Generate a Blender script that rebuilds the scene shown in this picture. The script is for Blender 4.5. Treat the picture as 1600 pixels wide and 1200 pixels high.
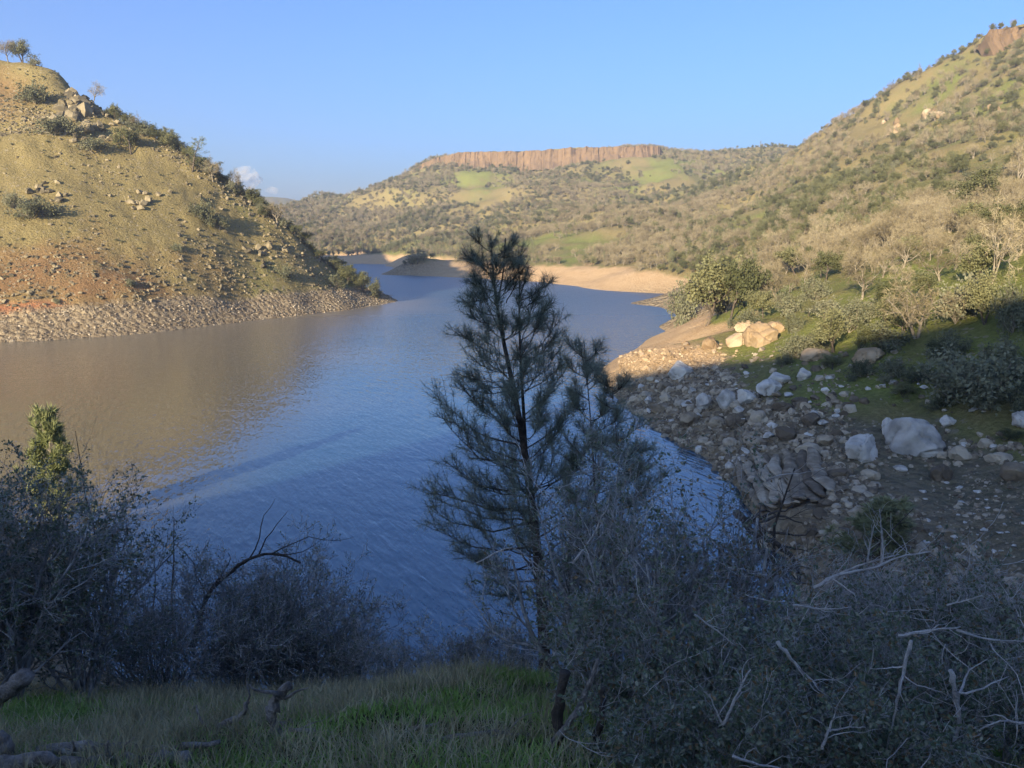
import bpy, bmesh, math, random
import numpy as np
from mathutils import Vector, Matrix, Euler

for o in list(bpy.data.objects):
    bpy.data.objects.remove(o)
random.seed(7)
RS = np.random.RandomState(11)
SC = bpy.context.scene
COL = SC.collection

# ------------------------------------------------------------------ camera
CAMZ = 28.0
FPX = 1204.0
PITCH = math.radians(10.58)
cam_data = bpy.data.cameras.new("camera")
cam = bpy.data.objects.new("camera", cam_data)
COL.objects.link(cam)
cam.location = (0, 0, CAMZ)
cam.rotation_euler = (math.pi / 2 - PITCH, 0, 0)
cam_data.sensor_width = 36.0
cam_data.lens = 36.0 * FPX / 1600.0
cam_data.clip_start = 0.1
cam_data.clip_end = 40000
SC.camera = cam
HAZE = 0.00019

# ------------------------------------------------------------------ light
SUN_AZ = math.radians(27)      # where the light travels to, right of straight ahead
SUN_EL = math.radians(15)
L = Vector((math.sin(SUN_AZ) * math.cos(SUN_EL), math.cos(SUN_AZ) * math.cos(SUN_EL), -math.sin(SUN_EL)))
world = bpy.data.worlds.new("World")
SC.world = world
world.use_nodes = True
wn = world.node_tree.nodes
wl = world.node_tree.links
bg = wn["Background"]
sky = wn.new("ShaderNodeTexSky")
sky.sky_type = 'NISHITA'
sky.sun_disc = False
sky.sun_elevation = SUN_EL
sky.sun_rotation = SUN_AZ + math.pi
sky.altitude = 300
sky.air_density = 1.0
sky.dust_density = 3.2
sky.ozone_density = 1.6
tint = wn.new("ShaderNodeMix"); tint.data_type = 'RGBA'; tint.blend_type = 'MULTIPLY'
tint.inputs[0].default_value = 1.0
tint.inputs[7].default_value = (.33, .55, .97, 1)
wl.new(sky.outputs[0], tint.inputs[6])
wl.new(tint.outputs[2], bg.inputs[0])
bg.inputs[1].default_value = 0.094
sd = bpy.data.lights.new("sun", 'SUN')
sd.energy = 5.0
sd.angle = math.radians(0.53)
sd.color = (1.0, 0.82, 0.55)
sun = bpy.data.objects.new("sun", sd)
COL.objects.link(sun)
sun.rotation_euler = L.to_track_quat('-Z', 'Y').to_euler()
sun.location = (-200, -300, 200)
vs = SC.view_settings
vs.view_transform = 'Standard'
vs.look = 'None'
vs.gamma = 1.0
vs.use_curve_mapping = False
vs.exposure = 1.72
SC.cycles.max_bounces = 5
SC.cycles.diffuse_bounces = 3
SC.cycles.glossy_bounces = 2
SC.cycles.transmission_bounces = 2
SC.cycles.transparent_max_bounces = 4
SC.cycles.volume_bounces = 0
SC.cycles.caustics_reflective = False
SC.cycles.caustics_refractive = False

# ------------------------------------------------------------------ helpers
SP, CP = math.sin(PITCH), math.cos(PITCH)

def ray(px, py):
    x = (px - 800.0) / FPX
    u = (600.0 - py) / FPX
    return np.array((x, CP + u * SP, -SP + u * CP))

def at(px, py, Y):
    d = ray(px, py)
    p = d * (Y / d[1])
    return np.array((p[0], p[1], p[2] + CAMZ))

def on_water(px, py):
    d = ray(px, py)
    t = CAMZ / -d[2]
    return np.array((d[0] * t, d[1] * t, 0.0))

def project(p):
    p = np.asarray(p, float)
    x, y, z = p[..., 0], p[..., 1], p[..., 2] - CAMZ
    f = y * CP - z * SP
    u = y * SP + z * CP
    f = np.where(np.abs(f) < 1e-6, 1e-6, f)
    return 800 + FPX * x / f, 600 - FPX * u / f, f

def smooth(a, b, x):
    t = np.clip((x - a) / (b - a), 0, 1)
    return t * t * (3 - 2 * t)

def _hash(ix, iy, seed):
    h = (ix.astype(np.int64) * 374761393 + iy.astype(np.int64) * 668265263 + seed * 1442695041) & 0xFFFFFFFF
    h = ((h ^ (h >> 13)) * 1274126177) & 0xFFFFFFFF
    h = (h ^ (h >> 16)) & 0xFFFFFFFF
    return h.astype(np.float64) / 4294967295.0

def vnoise(x, y, seed=0):
    ix, iy = np.floor(x), np.floor(y)
    fx, fy = x - ix, y - iy
    fx = fx * fx * fx * (fx * (fx * 6 - 15) + 10)
    fy = fy * fy * fy * (fy * (fy * 6 - 15) + 10)
    a, b = _hash(ix, iy, seed), _hash(ix + 1, iy, seed)
    c, d = _hash(ix, iy + 1, seed), _hash(ix + 1, iy + 1, seed)
    return (a + (b - a) * fx) + ((c + (d - c) * fx) - (a + (b - a) * fx)) * fy - 0.5

def fbm(x, y, scale, octaves=4, seed=0, gain=0.5):
    x = np.asarray(x, float) / scale
    y = np.asarray(y, float) / scale
    out, amp = 0.0, 1.0
    for o in range(octaves):
        c, s = math.cos(o * 0.9 + .3), math.sin(o * 0.9 + .3)
        out = out + amp * vnoise(x * c - y * s + 17.3 * o, x * s + y * c - 9.1 * o, seed + o)
        amp *= gain
        x, y = x * 2.03, y * 2.03
    return out

def mesh_from(name, verts, faces, mats, mat_idx=None, smooth_shade=False):
    """numpy verts (n,3); faces: (m,3) or (m,4) array or list of such arrays"""
    me = bpy.data.meshes.new(name)
    if not isinstance(faces, list):
        faces = [faces]
    faces = [np.asarray(f, dtype=np.int32) for f in faces if len(f)]
    verts = np.asarray(verts, dtype=np.float32)
    me.vertices.add(len(verts))
    me.vertices.foreach_set("co", verts.ravel())
    nl = sum(f.size for f in faces)
    npoly = sum(len(f) for f in faces)
    me.loops.add(nl)
    me.loops.foreach_set("vertex_index", np.concatenate([f.ravel() for f in faces]))
    me.polygons.add(npoly)
    sizes = np.concatenate([np.full(len(f), f.shape[1], dtype=np.int32) for f in faces])
    starts = np.concatenate(([0], np.cumsum(sizes)[:-1])).astype(np.int32)
    me.polygons.foreach_set("loop_start", starts)
    for m in (mats if isinstance(mats, (list, tuple)) else [mats]):
        me.materials.append(m)
    if mat_idx is not None:
        me.polygons.foreach_set("material_index", np.asarray(mat_idx, dtype=np.int32))
    me.polygons.foreach_set("use_smooth", np.full(npoly, bool(smooth_shade)))
    me.update(calc_edges=True)
    return me

def link(name, me, parent=None, loc=None, rot=None, scale=None):
    o = bpy.data.objects.new(name, me)
    COL.objects.link(o)
    if parent is not None:
        o.parent = parent
    if loc is not None:
        o.location = loc
    if rot is not None:
        o.rotation_euler = rot
    if scale is not None:
        o.scale = scale if isinstance(scale, (tuple, list)) else (scale,) * 3
    return o

def tag(o, label=None, cat=None, group=None, kind=None):
    if label: o["label"] = label
    if cat: o["category"] = cat
    if group: o["group"] = group
    if kind: o["kind"] = kind
    return o

def thing(name, label, cat, loc=(0, 0, 0), rz=0.0, group=None, scale=1.0):
    o = link(name, None, None, loc, (0, 0, rz), scale)
    o.empty_display_size = 0.2
    return tag(o, label, cat, group)

# ------------------------------------------------------------------ materials
def new_mat(name):
    m = bpy.data.materials.new(name)
    m.use_nodes = True
    nt = m.node_tree
    return m, nt, nt.nodes["Principled BSDF"]

def N(nt, t, **kw):
    n = nt.nodes.new(t)
    for k, v in kw.items():
        if k.startswith("i_"):
            key = k[2:]
            key = int(key) if key.isdigit() else key
            n.inputs[key].default_value = v
        else:
            setattr(n, k, v)
    return n

def ramp(nt, fac, stops):
    r = nt.nodes.new("ShaderNodeValToRGB")
    el = r.color_ramp.elements
    while len(el) < len(stops):
        el.new(0.5)
    for e, (p, c) in zip(el, stops):
        e.position = p
        e.color = (*c, 1) if len(c) == 3 else c
    nt.links.new(fac, r.inputs[0])
    return r.outputs[0]

def mix(nt, fac, a, b, mode='MIX'):
    m = nt.nodes.new("ShaderNodeMix")
    m.data_type = 'RGBA'
    m.blend_type = mode
    for sock, v in ((m.inputs[0], fac), (m.inputs[6], a), (m.inputs[7], b)):
        if hasattr(v, "is_linked"):
            nt.links.new(v, sock)
        elif isinstance(v, (int, float)):
            sock.default_value = v
        else:
            sock.default_value = (*v, 1)
    return m.outputs[2]

def math_n(nt, op, a, b=None, c=None, clamp=False):
    m = nt.nodes.new("ShaderNodeMath")
    m.operation = op
    m.use_clamp = clamp
    for i, v in enumerate((a, b, c)):
        if v is None: continue
        if hasattr(v, "is_linked"):
            nt.links.new(v, m.inputs[i])
        else:
            m.inputs[i].default_value = v
    return m.outputs[0]

def noise(nt, vec, scale, detail=3, rough=0.55, dist=0.0):
    n = nt.nodes.new("ShaderNodeTexNoise")
    n.inputs["Scale"].default_value = scale
    n.inputs["Detail"].default_value = detail
    n.inputs["Roughness"].default_value = rough
    n.inputs["Distortion"].default_value = dist
    if vec is not None:
        nt.links.new(vec, n.inputs["Vector"])
    return n.outputs["Fac"]

def voronoi(nt, vec, scale, feature='F1', out="Distance"):
    n = nt.nodes.new("ShaderNodeTexVoronoi")
    n.feature = feature
    n.inputs["Scale"].default_value = scale
    nt.links.new(vec, n.inputs["Vector"])
    return n.outputs[out]

def simple_mat(name, stops, scale=3.0, rough=0.9, coord='Object', bump=0.0, bump_scale=None, per_object=0.0, spec=0.2,
               detail=4, translucent=0.0):
    m, nt, b = new_mat(name)
    tc = N(nt, "ShaderNodeTexCoord")
    vec = tc.outputs[coord]
    f = noise(nt, vec, scale, detail)
    f = math_n(nt, 'MULTIPLY_ADD', f, 1.7, -0.35, clamp=True)
    if per_object:
        oi = N(nt, "ShaderNodeObjectInfo")
        r = math_n(nt, 'MULTIPLY_ADD', oi.outputs["Random"], per_object, -per_object / 2)
        f = math_n(nt, 'ADD', f, r, clamp=True)
    col = ramp(nt, f, stops)
    nt.links.new(col, b.inputs["Base Color"])
    b.inputs["Roughness"].default_value = rough
    b.inputs["Specular IOR Level"].default_value = spec
    if bump:
        bn = N(nt, "ShaderNodeBump")
        bn.inputs["Strength"].default_value = bump
        bn.inputs["Distance"].default_value = 0.1
        f2 = noise(nt, vec, bump_scale or scale * 4, 6, 0.65)
        nt.links.new(f2, bn.inputs["Height"])
        nt.links.new(bn.outputs[0], b.inputs["Normal"])
    if translucent:
        tr = N(nt, "ShaderNodeBsdfTranslucent")
        nt.links.new(col, tr.inputs["Color"])
        ms = N(nt, "ShaderNodeMixShader")
        ms.inputs[0].default_value = translucent
        nt.links.new(b.outputs[0], ms.inputs[1])
        nt.links.new(tr.outputs[0], ms.inputs[2])
        nt.links.new(ms.outputs[0], nt.nodes["Material Output"].inputs[0])
    return m
def haze_box():
    x0, x1, y0, y1, z0, z1 = -7000, 7000, -7000, 7000, -8.0, 420.0
    V = [(x, y, z) for z in (z0, z1) for y in (y0, y1) for x in (x0, x1)]
    F = [(0, 2, 3, 1), (4, 5, 7, 6), (0, 1, 5, 4), (2, 6, 7, 3), (0, 4, 6, 2), (1, 3, 7, 5)]
    o = link("haze", mesh_from("haze", np.array(V, float), np.array(F), mh))
    tag(o, kind="stuff")
# ------------------------------------------------------------------ terrain: control points
CTRL = []
def C_(p): CTRL.append(tuple(p))
def Sh(px, py): C_(on_water(px, py))
def G(px, py, Y): C_(at(px, py, Y))
def W(x, y, z): C_((x, y, z))

# left hill: column, shoreline row, ridge row, ridge distance
LEFT = [(-420, 560, -60, 520), (-150, 545, 20, 450), (0, 535, 97, 405), (60, 533, 108, 398), (100, 530, 124, 392), (150, 527, 162, 380),
        (200, 523, 197, 372), (250, 518, 223, 362), (300, 512, 253, 352), (350, 506, 288, 346), (400, 500, 320, 342),
        (450, 495, 358, 340), (500, 489, 403, 345), (540, 485, 432, 352), (580, 478, 452, 358)]
for px, ys, yr, Yr in LEFT:
    Yr -= 25 * min(1, max(0, (400 - px) / 200))
    a, b = on_water(px, ys), at(px, yr, Yr)
    C_(a)
    C_(a + (a / np.linalg.norm(a)) * np.array((-14, -14, 0)) + np.array((0, 0, -4.0)))
    for t in (0.16, 0.35, 0.6, 0.82):
        m = a + (b - a) * t
        m[2] += math.sin(t * 3.14) * 0.02 * np.linalg.norm(b - a)
        C_(m)
    C_(b)
    h = b / np.hypot(b[0], b[1]); h[2] = 0
    C_(b + h * (8 + b[2] * 0.12) + np.array((0, 0, -b[2] * 0.13 - 1.5)))
    C_(b + h * (24 + b[2] * 0.5) + np.array((0, 0, -b[2] * 0.50 - 4)))
    C_(b + h * (44 + b[2] * 1.15) + np.array((0, 0, -b[2] - 5)))
Sh(612, 468); Sh(606, 461); Sh(592, 455)
G(598, 458, 362)
for px, py in ((660, 470), (640, 455), (620, 447), (600, 440)):
    p = on_water(px, py); p[2] = -6; C_(p)
# open water
for px, py in ((100, 620), (0, 700), (300, 600), (300, 760), (450, 560), (550, 660), (500, 800), (620, 540), (700, 600), (720, 480),
               (640, 437), (800, 520), (860, 470), (950, 480), (900, 540), (850, 620), (900, 680), (950, 720), (700, 740), (650, 900),
               (800, 850), (950, 850), (1020, 760), (1060, 780), (1000, 500), (600, 421), (-200, 700), (590, 417)):
    p = on_water(px, py); p[2] = -6; C_(p)
for x, y in ((-420, 620), (-300, 720), (-180, 800), (-130, 640), (-150, 900), (-180, 560)):
    W(x, y, -6)
# far shore (end of the reach)
for px in (-150, 100, 300, 450, 520, 570, 600, 630):
    C_(on_water(px, 408.5)); G(px, 400, 1010)
    G(px, 385, 1080)
for px, yr, Yr in ((-100, 330, 1600), (150, 330, 1600), (350, 335, 1600), (430, 334, 1580), (470, 322, 1560), (490, 314, 1560), (520, 309, 1550), (566, 301, 1540),
                   (600, 291, 1530), (625, 283, 1525)):
    G(px, yr, Yr)
    b = at(px, yr, Yr); b[1] += 220; b[2] -= 45; C_(b)
    G(px, 360, 1240)
# mesa: row of cliff foot, of cliff top
MESA = [(650, 268, 1520), (690, 258, 1510), (730, 255, 1500), (800, 256, 1490), (850, 256, 1480), (900, 252, 1470), (940, 248, 1470),
        (985, 243, 1475), (1030, 241, 1490)]
for px, yf, Yf in MESA:
    G(px, yf, Yf)
    b = at(px, yf, Yf); b[1] += 60; b[2] += 18; C_(b)
    b = at(px, yf, Yf); b[1] += 500; b[2] += 20; C_(b)
for px in (650, 700, 760):
    G(px, 330, 1180); G(px, 370, 980); G(px, 290, 1370)
for px in (830, 900, 980):
    G(px, 300, 1230); G(px, 335, 960); G(px, 275, 1360)
G(640, 395, 860); G(700, 395, 820); G(760, 390, 780)
# headland and tan far shore
Sh(605, 427); Sh(640, 430.5); Sh(680, 432); Sh(720, 434); Sh(760, 436); Sh(800, 438); Sh(850, 441); Sh(900, 447); Sh(950, 454); Sh(1000, 457); Sh(1045, 459)
for px, py, Y in ((640, 409, 648), (660, 403, 655), (680, 408, 652), (700, 416, 640), (740, 414, 640), (790, 415, 590), (850, 417, 560), (900, 421, 525), (950, 425, 490), (1000, 424, 455),
                  (1045, 423, 440)):
    G(px, py, Y)
for px, Y in ((625, 710), (650, 730), (600, 760)):
    W((px - 800) / FPX * Y, Y, -3)
W(-75, 780, -1); W(-60, 830, 2)
for px, py, Y in ((850, 400, 620), (900, 395, 640), (850, 365, 780), (900, 365, 760), (960, 370, 700), (960, 400, 560), (1030, 400, 500), (1030, 370, 640)):
    G(px, py, Y)
# right promontory shoreline and hillside
for px, py in ((1062, 500), (1040, 517), (1000, 540), (965, 558), (938, 578), (945, 600), (975, 632), (1010, 655), (1050, 687), (1100, 714),
               (1130, 745), (1165, 790), (1195, 835), (1225, 868), (1245, 905)):
    Sh(px, py)
W(40, 330, -3); W(62, 330, 0); W(95, 390, 0); W(60, 380, -3)
for px, py, Y in ((1000, 555, 150), (1060, 540, 160), (1060, 580, 136), (1100, 530, 175), (1100, 500, 205), (1100, 465, 250), (1100, 430, 340),
                  (1100, 395, 470), (1100, 350, 700), (1100, 300, 1050), (1100, 262, 1380), (1100, 240, 1560),
                  (1060, 238.5, 1560), (1060, 275, 1330), (1060, 320, 980), (1060, 370, 620),
                  (1170, 600, 112), (1170, 555, 130), (1170, 520, 148), (1170, 480, 185), (1170, 440, 250), (1170, 400, 350), (1170, 360, 500), (1170, 310, 760),
                  (1170, 270, 1080), (1170, 235, 1500),
                  (1240, 640, 97), (1240, 590, 110), (1240, 560, 121), (1240, 520, 136), (1240, 480, 160), (1240, 440, 215), (1240, 400, 290), (1240, 350, 430), (1240, 300, 620),
                  (1240, 260, 800), (1240, 230, 930),
                  (1330, 700, 84), (1330, 640, 94), (1330, 590, 105), (1330, 550, 114), (1330, 500, 128), (1330, 450, 155), (1330, 400, 215), (1330, 350, 310), (1330, 290, 480),
                  (1330, 230, 680), (1330, 178, 870),
                  (1450, 740, 76), (1450, 690, 84), (1450, 630, 92), (1450, 580, 99), (1450, 530, 108), (1450, 480, 120), (1450, 430, 140), (1450, 380, 190), (1450, 300, 320),
                  (1450, 230, 480), (1450, 160, 670), (1450, 112, 790),
                  (1580, 780, 66), (1580, 700, 76), (1580, 640, 83), (1580, 580, 90), (1580, 520, 98), (1580, 470, 106), (1580, 420, 120), (1580, 350, 180), (1580, 270, 310),
                  (1580, 180, 470), (1580, 100, 610), (1580, 62, 690),
                  (1750, 700, 66), (1750, 560, 82), (1750, 430, 105), (1750, 250, 260), (1750, 80, 520), (1750, 0, 640),
                  (2050, 600, 60), (2050, 400, 90), (2050, 150, 250), (2050, -40, 520),
                  (1230, 800, 68), (1290, 760, 73), (1290, 860, 61), (1350, 900, 55), (1450, 860, 58), (1450, 960, 46), (1580, 900, 52), (1580, 1000, 40), (1320, 960, 48)):
    G(px, py, Y)
for px, py, Y in ((1600, 40, 720), (1540, 58, 720), (1500, 88, 760), (1450, 112, 790), (1400, 138, 830), (1350, 168, 860), (1300, 193, 890), (1250, 222, 920)):
    b = at(px, py, Y); C_(b)
    b = b.copy(); h = b / np.hypot(b[0], b[1]); h[2] = 0
    C_(b + h * 90 + np.array((0, 0, -12)))
    C_(b + h * 300 + np.array((0, 0, -60)))
for px, py, Y in ((1235, 231, 1560), (1200, 231, 1600), (1130, 237, 1580)):
    b = at(px, py, Y); C_(b); b[1] += 300; b[2] -= 10; C_(b)
# very far ridge on the left and behind everything
for px, py in ((200, 318), (300, 312), (380, 304), (415, 306), (440, 309), (470, 313), (500, 318), (560, 330)):
    G(px, py, 3400)
for a in (-55, -35, -15, 0, 15, 35, 55):
    W(5800 * math.sin(math.radians(a)), 5800 * math.cos(math.radians(a)), 90)
for px in (650, 750, 850, 950, 1050, 1150, 1250):
    W((px - 800) / FPX * 2600, 2600, 170)
# near bank (camera stands on it)
for x in (-14, -7, 0, 6, 12):
    for y, z in ((-6, 28.6), (0, 26.3), (3, 25.1), (5.5, 24.05), (9.3, 22.35), (12, 20.3), (16, 17.4), (24, 11.8), (34, 5.5)):
        W(x * (1 + y * .05), y, z)
for x, y in ((-26, 46), (-5, 44), (6, 46), (14, 48), (20, 53)):
    W(x, y, 0.0); W(x * 1.02, y + 7, -3)
for x, y in ((-60, 84), (-54, 78), (-47, 70), (-37, 58)):
    W(x, y, 0.0); W(x + 2, y + 9, -3); W(x, y - 10, 4)
W(-52, 60, 5); W(-90, 98, 0); W(-90, 90, 3); W(-40, 36, 11); W(-22, 22, 14); W(-30, 12, 21); W(-60, 20, 11)
W(-95, 40, 5); W(-140, 60, 8); W(-180, 110, -2); W(-130, 110, -2); W(-200, 40, -4)
W(28, 46, 4); W(22, 30, 10); W(28, 20, 15); W(36, 40, 8); W(45, 25, 14); W(60, 20, 22); W(30, 5, 24)
# hill behind the camera, seen by the sun as (u, v)
def sunpt(u, s, v):
    x = u * math.cos(SUN_AZ) + s * math.sin(SUN_AZ)
    y = -u * math.sin(SUN_AZ) + s * math.cos(SUN_AZ)
    W(x, y, v - s * math.tan(SUN_EL))
CREST = [(-230, 0), (-170, 2), (-130, 7), (-100, 2), (-85, 6), (-73, 11), (-65, 24), (-57, 37), (-40, 42.5), (-16, 45), (8, 53), (35, 60), (80, 66), (140, 60)]
for u, v in CREST:
    u += 6
    sunpt(u, -150, v); sunpt(u, -190, v - 8); sunpt(u, -330, v - 30)
    if u > -140:
        sunpt(u, -95, min(v - 8, 30 + max(0, u * .1)))
for a in range(100, 261, 40):
    for r in (900, 3000):
        W(r * math.sin(math.radians(a)), r * math.cos(math.radians(a)), 60)
for a in (-85, -70, 70, 85):
    W(900 * math.sin(math.radians(a)), 900 * math.cos(math.radians(a)), 120 if a > 0 else 30)
    W(3000 * math.sin(math.radians(a)), 3000 * math.cos(math.radians(a)), 200)

cp = np.array(CTRL)
cr = np.hypot(cp[:, 0], cp[:, 1])
cth = np.arctan2(cp[:, 0], cp[:, 1])
clr = np.log(cr + 4.0)
RK = 30.0
cq = cp[:, 2] / (cr + RK)
back = np.abs(cth) > 1.9
cth = np.concatenate([cth, cth[back] - np.sign(cth[back]) * 2 * math.pi])
clr = np.concatenate([clr, clr[back]]); cq = np.concatenate([cq, cq[back]])
# drop near-duplicates
keep = []
for i in range(len(cth)):
    if all((cth[i] - cth[j]) ** 2 + (clr[i] - clr[j]) ** 2 > 1e-5 for j in keep):
        keep.append(i)
cth, clr, cq = cth[keep], clr[keep], cq[keep]
MQ = 0.012
def _phi(d2): return np.sqrt(d2 + MQ * MQ)
NCT = len(cth)
A = np.zeros((NCT + 3, NCT + 3))
A[:NCT, :NCT] = _phi((cth[:, None] - cth) ** 2 + (clr[:, None] - clr) ** 2) + np.eye(NCT) * -2e-4
A[:NCT, NCT] = 1; A[:NCT, NCT + 1] = cth; A[:NCT, NCT + 2] = clr
A[NCT:, :NCT] = A[:NCT, NCT:].T
wts = np.linalg.solve(A, np.concatenate([cq, np.zeros(3)]))

def base_height(x, y):
    x = np.atleast_1d(np.asarray(x, float)); y = np.atleast_1d(np.asarray(y, float))
    out = np.empty(x.size)
    r = np.hypot(x, y).ravel(); th = np.arctan2(x, y).ravel(); lr = np.log(r + 4.0)
    for i in range(0, x.size, 20000):
        s = slice(i, i + 20000)
        d2 = (th[s, None] - cth) ** 2 + (lr[s, None] - clr) ** 2
        out[s] = (np.sqrt(d2 + MQ * MQ) @ wts[:NCT] + wts[NCT] + wts[NCT + 1] * th[s] + wts[NCT + 2] * lr[s]) * (r[s] + RK)
    return out.reshape(x.shape)

def relief(x, y, z):
    r = np.hypot(x, y)
    up = smooth(0.3, 7, z)
    far = smooth(450, 900, r)
    near = 1 - smooth(30, 60, r)
    left = smooth(-20, -80, x) * (1 - far)
    d = fbm(x, y, 24, 4, 3) * (1.6 * up * (1 - near))
    d += fbm(x, y, 9, 3, 9) * (1.0 * left * up)
    d += fbm(x, y, 4.2, 3, 19) * (.8 * left * up * np.clip(.6 + fbm(x, y, 40, 2, 20) * 1.6, .1, 1.4))
    d += fbm(x, y, 5, 3, 31) * (0.5 * smooth(45, 70, r) * (1 - smooth(150, 400, r)) * smooth(-1, 2, z))
    g = 0.5 - np.abs(fbm(x, y, 190, 4, 21))
    d += (g - 0.3) * (34 * far * smooth(8, 50, z) * (1 - smooth(150, 190, z) * 0.7))
    d += fbm(x, y, 60, 3, 5) * (9 * smooth(250, 600, r) * smooth(8, 30, z) * (1 - .6 * smooth(120, 190, z)))
    d += fbm(x, y, 1.6, 3, 13) * (0.22 * near) + fbm(x, y, 0.4, 2, 14) * (0.06 * near)
    return d * np.where(y < 0, smooth(60, 12, r), 1.0)

def height(x, y):
    z = base_height(x, y)
    return z + relief(np.atleast_1d(x), np.atleast_1d(y), z)

HIT_R = np.exp(np.linspace(math.log(2.5), math.log(5500), 900))
def hit(px, py, rmin=2.5, rmax=5500):
    """first terrain point under a pixel"""
    d = ray(px, py)
    dh = math.hypot(d[0], d[1])
    t = HIT_R / dh
    P = d[None, :] * t[:, None]
    P[:, 2] += CAMZ
    h = height(P[:, 0], P[:, 1])
    ok = (P[:, 2] <= h) & (HIT_R > rmin) & (HIT_R < rmax)
    i = int(np.argmax(ok)) if ok.any() else len(t) - 1
    return np.array((P[i, 0], P[i, 1], h[i]))

# ------------------------------------------------------------------ terrain mesh (polar sheet)
def terrain_mesh():
    fine = np.radians(np.arange(-41, 41.01, 0.115))
    side = np.radians(np.array(list(range(44, 180, 4)) ))
    th = np.concatenate([-side[::-1], fine, side, [math.pi]])
    lr = np.concatenate([[0.0], np.exp(np.arange(math.log(0.8), math.log(45), 0.028)), np.exp(np.arange(math.log(45), math.log(200), 0.0105)), np.exp(np.arange(math.log(200), math.log(420), 0.0052)),
                         np.exp(np.arange(math.log(420), math.log(1700), 0.010)), np.exp(np.arange(math.log(1700), math.log(6500), 0.04))])
    R, T = np.meshgrid(lr, th, indexing='ij')
    X, Y = R * np.sin(T), R * np.cos(T)
    Z = height(X, Y)
    nr, nt_ = R.shape
    idx = np.arange(nr * nt_).reshape(nr, nt_)
    q = np.stack([idx[:-1, :-1], idx[:-1, 1:], idx[1:, 1:], idx[1:, :-1]], -1).reshape(-1, 4)
    seam = np.stack([idx[:-1, -1], idx[:-1, 0], idx[1:, 0], idx[1:, -1]], -1)
    q = np.concatenate([q, seam])
    zq = Z.ravel()[q].max(1)
    q = q[zq > -1.6]
    used = np.zeros(nr * nt_, bool); used[q.ravel()] = True
    remap = np.cumsum(used) - 1
    V = np.stack([X.ravel(), Y.ravel(), Z.ravel()], -1)[used]
    return V, remap[q][:, ::-1]

TV, TF = terrain_mesh()
# ------------------------------------------------------------------ terrain material
def point_color(me, name, arr):
    a = me.color_attributes.new(name, 'FLOAT_COLOR', 'POINT')
    full = np.ones((len(arr), 4), dtype=np.float32)
    full[:, :arr.shape[1]] = arr
    a.data.foreach_set("color", full.ravel())

def zones(x, y, z):
    """what the ground is made of: ring of the drawn-down lake, green grass, red soil, ..."""
    r = np.hypot(x, y)
    edge = 8.3 + fbm(x, y, 18, 3, 41) * 3.0 + fbm(x, y, 4, 2, 42) * .8
    edge = edge + 2.2 * smooth(400, 470, r)
    edge = edge - 3.0 * smooth(36, 46, x) * (1 - smooth(98, 108, y))
    ring = 1 - smooth(-0.8, 0.8, z - edge)
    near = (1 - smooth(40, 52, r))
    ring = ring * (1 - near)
    px, py, f = project(np.stack([x, y, z], -1))
    left = smooth(-10, -30, x) * (1 - smooth(430, 520, r)) * (f > 0)
    tan = smooth(380, 460, r)
    promo = np.exp(-(((x - 36) / 28) ** 2 + ((y - 190) / 62) ** 2))
    tan = tan * (1 - .95 * np.exp(-(((x + 88) / 34) ** 2 + ((y - 648) / 60) ** 2)))     # headland of darker rock, its shadow also put into the colour
    tan = np.maximum(tan, smooth(.25, .6, promo))
    beach = smooth(30, 42, x) * (1 - smooth(88, 100, y)) * (1 - near)
    green = 0.30 + fbm(x, y, 70, 4, 51) * 1.1 + fbm(x, y, 14, 3, 52) * .6
    rightg = smooth(20, 40, x) * (1 - smooth(170, 260, r))
    green = green + rightg * .85 - left * .12
    meadow = np.exp(-(((px - 880) / 110) ** 2 + ((py - 388) / 26) ** 2)) * (f > 300)
    meadow = np.maximum(meadow, .75 * np.exp(-(((px - 1005) / 75) ** 2 + ((py - 268) / 30) ** 2)) * (f > 900))
    meadow = np.maximum(meadow, .6 * np.exp(-(((px - 745) / 50) ** 2 + ((py - 300) / 30) ** 2)) * (f > 900))
    meadow = meadow * np.clip(.78 + fbm(x, y, 70, 5, 57, .6) * 1.7, .1, 1.1)
    green = green + meadow * .78
    red = left * np.clip(1.15 - np.hypot((px - 110) / 300, (py - 450) / 75) + fbm(x, y, 20, 3, 61) * .9, 0, 1)
    red = np.maximum(red, left * np.clip(.9 - np.hypot((px + 10) / 130, (py - 150) / 70) + fbm(x, y, 16, 3, 62) * .8, 0, .8))
    red = red * 1.0
    cut = left * np.exp(-(((z - edge - .4) / 1.1) ** 2)) * (1 - smooth(80, 120, px))
    green = green + left * (np.clip((px - 330) / 260, -.3, .35))
    return np.stack([ring, np.clip(green, 0, 1), np.clip(red, 0, 1)], -1), np.stack([tan, near, np.clip(np.maximum(cut, 0), 0, 1)], -1), np.stack([left, beach, meadow], -1)

mt, nt, b = new_mat("ground_cover")
geo = N(nt, "ShaderNodeNewGeometry")
pos = geo.outputs["Position"]
def attr(name):
    a = N(nt, "ShaderNodeAttribute", attribute_name=name)
    s = N(nt, "ShaderNodeSeparateColor")
    nt.links.new(a.outputs["Color"], s.inputs[0])
    return s.outputs
zone_a, zone_b, zone_c = attr("zone_a"), attr("zone_b"), attr("zone_c")
n_fine = noise(nt, pos, 1.3, 5, .7)
n_mid = noise(nt, pos, 0.16, 7, .75)
n_tiny = noise(nt, pos, 9.0, 4, .7)
dry = ramp(nt, n_fine, [(.25, (.155, .122, .05)), (.5, (.24, .192, .082)), (.75, (.325, .265, .13))])
grn = ramp(nt, n_fine, [(.25, (.12, .125, .04)), (.55, (.195, .19, .065)), (.8, (.27, .245, .10))])
gm = math_n(nt, 'MULTIPLY_ADD', n_mid, 1.4, -.7)
gm = math_n(nt, 'ADD', gm, zone_a[1])
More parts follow.
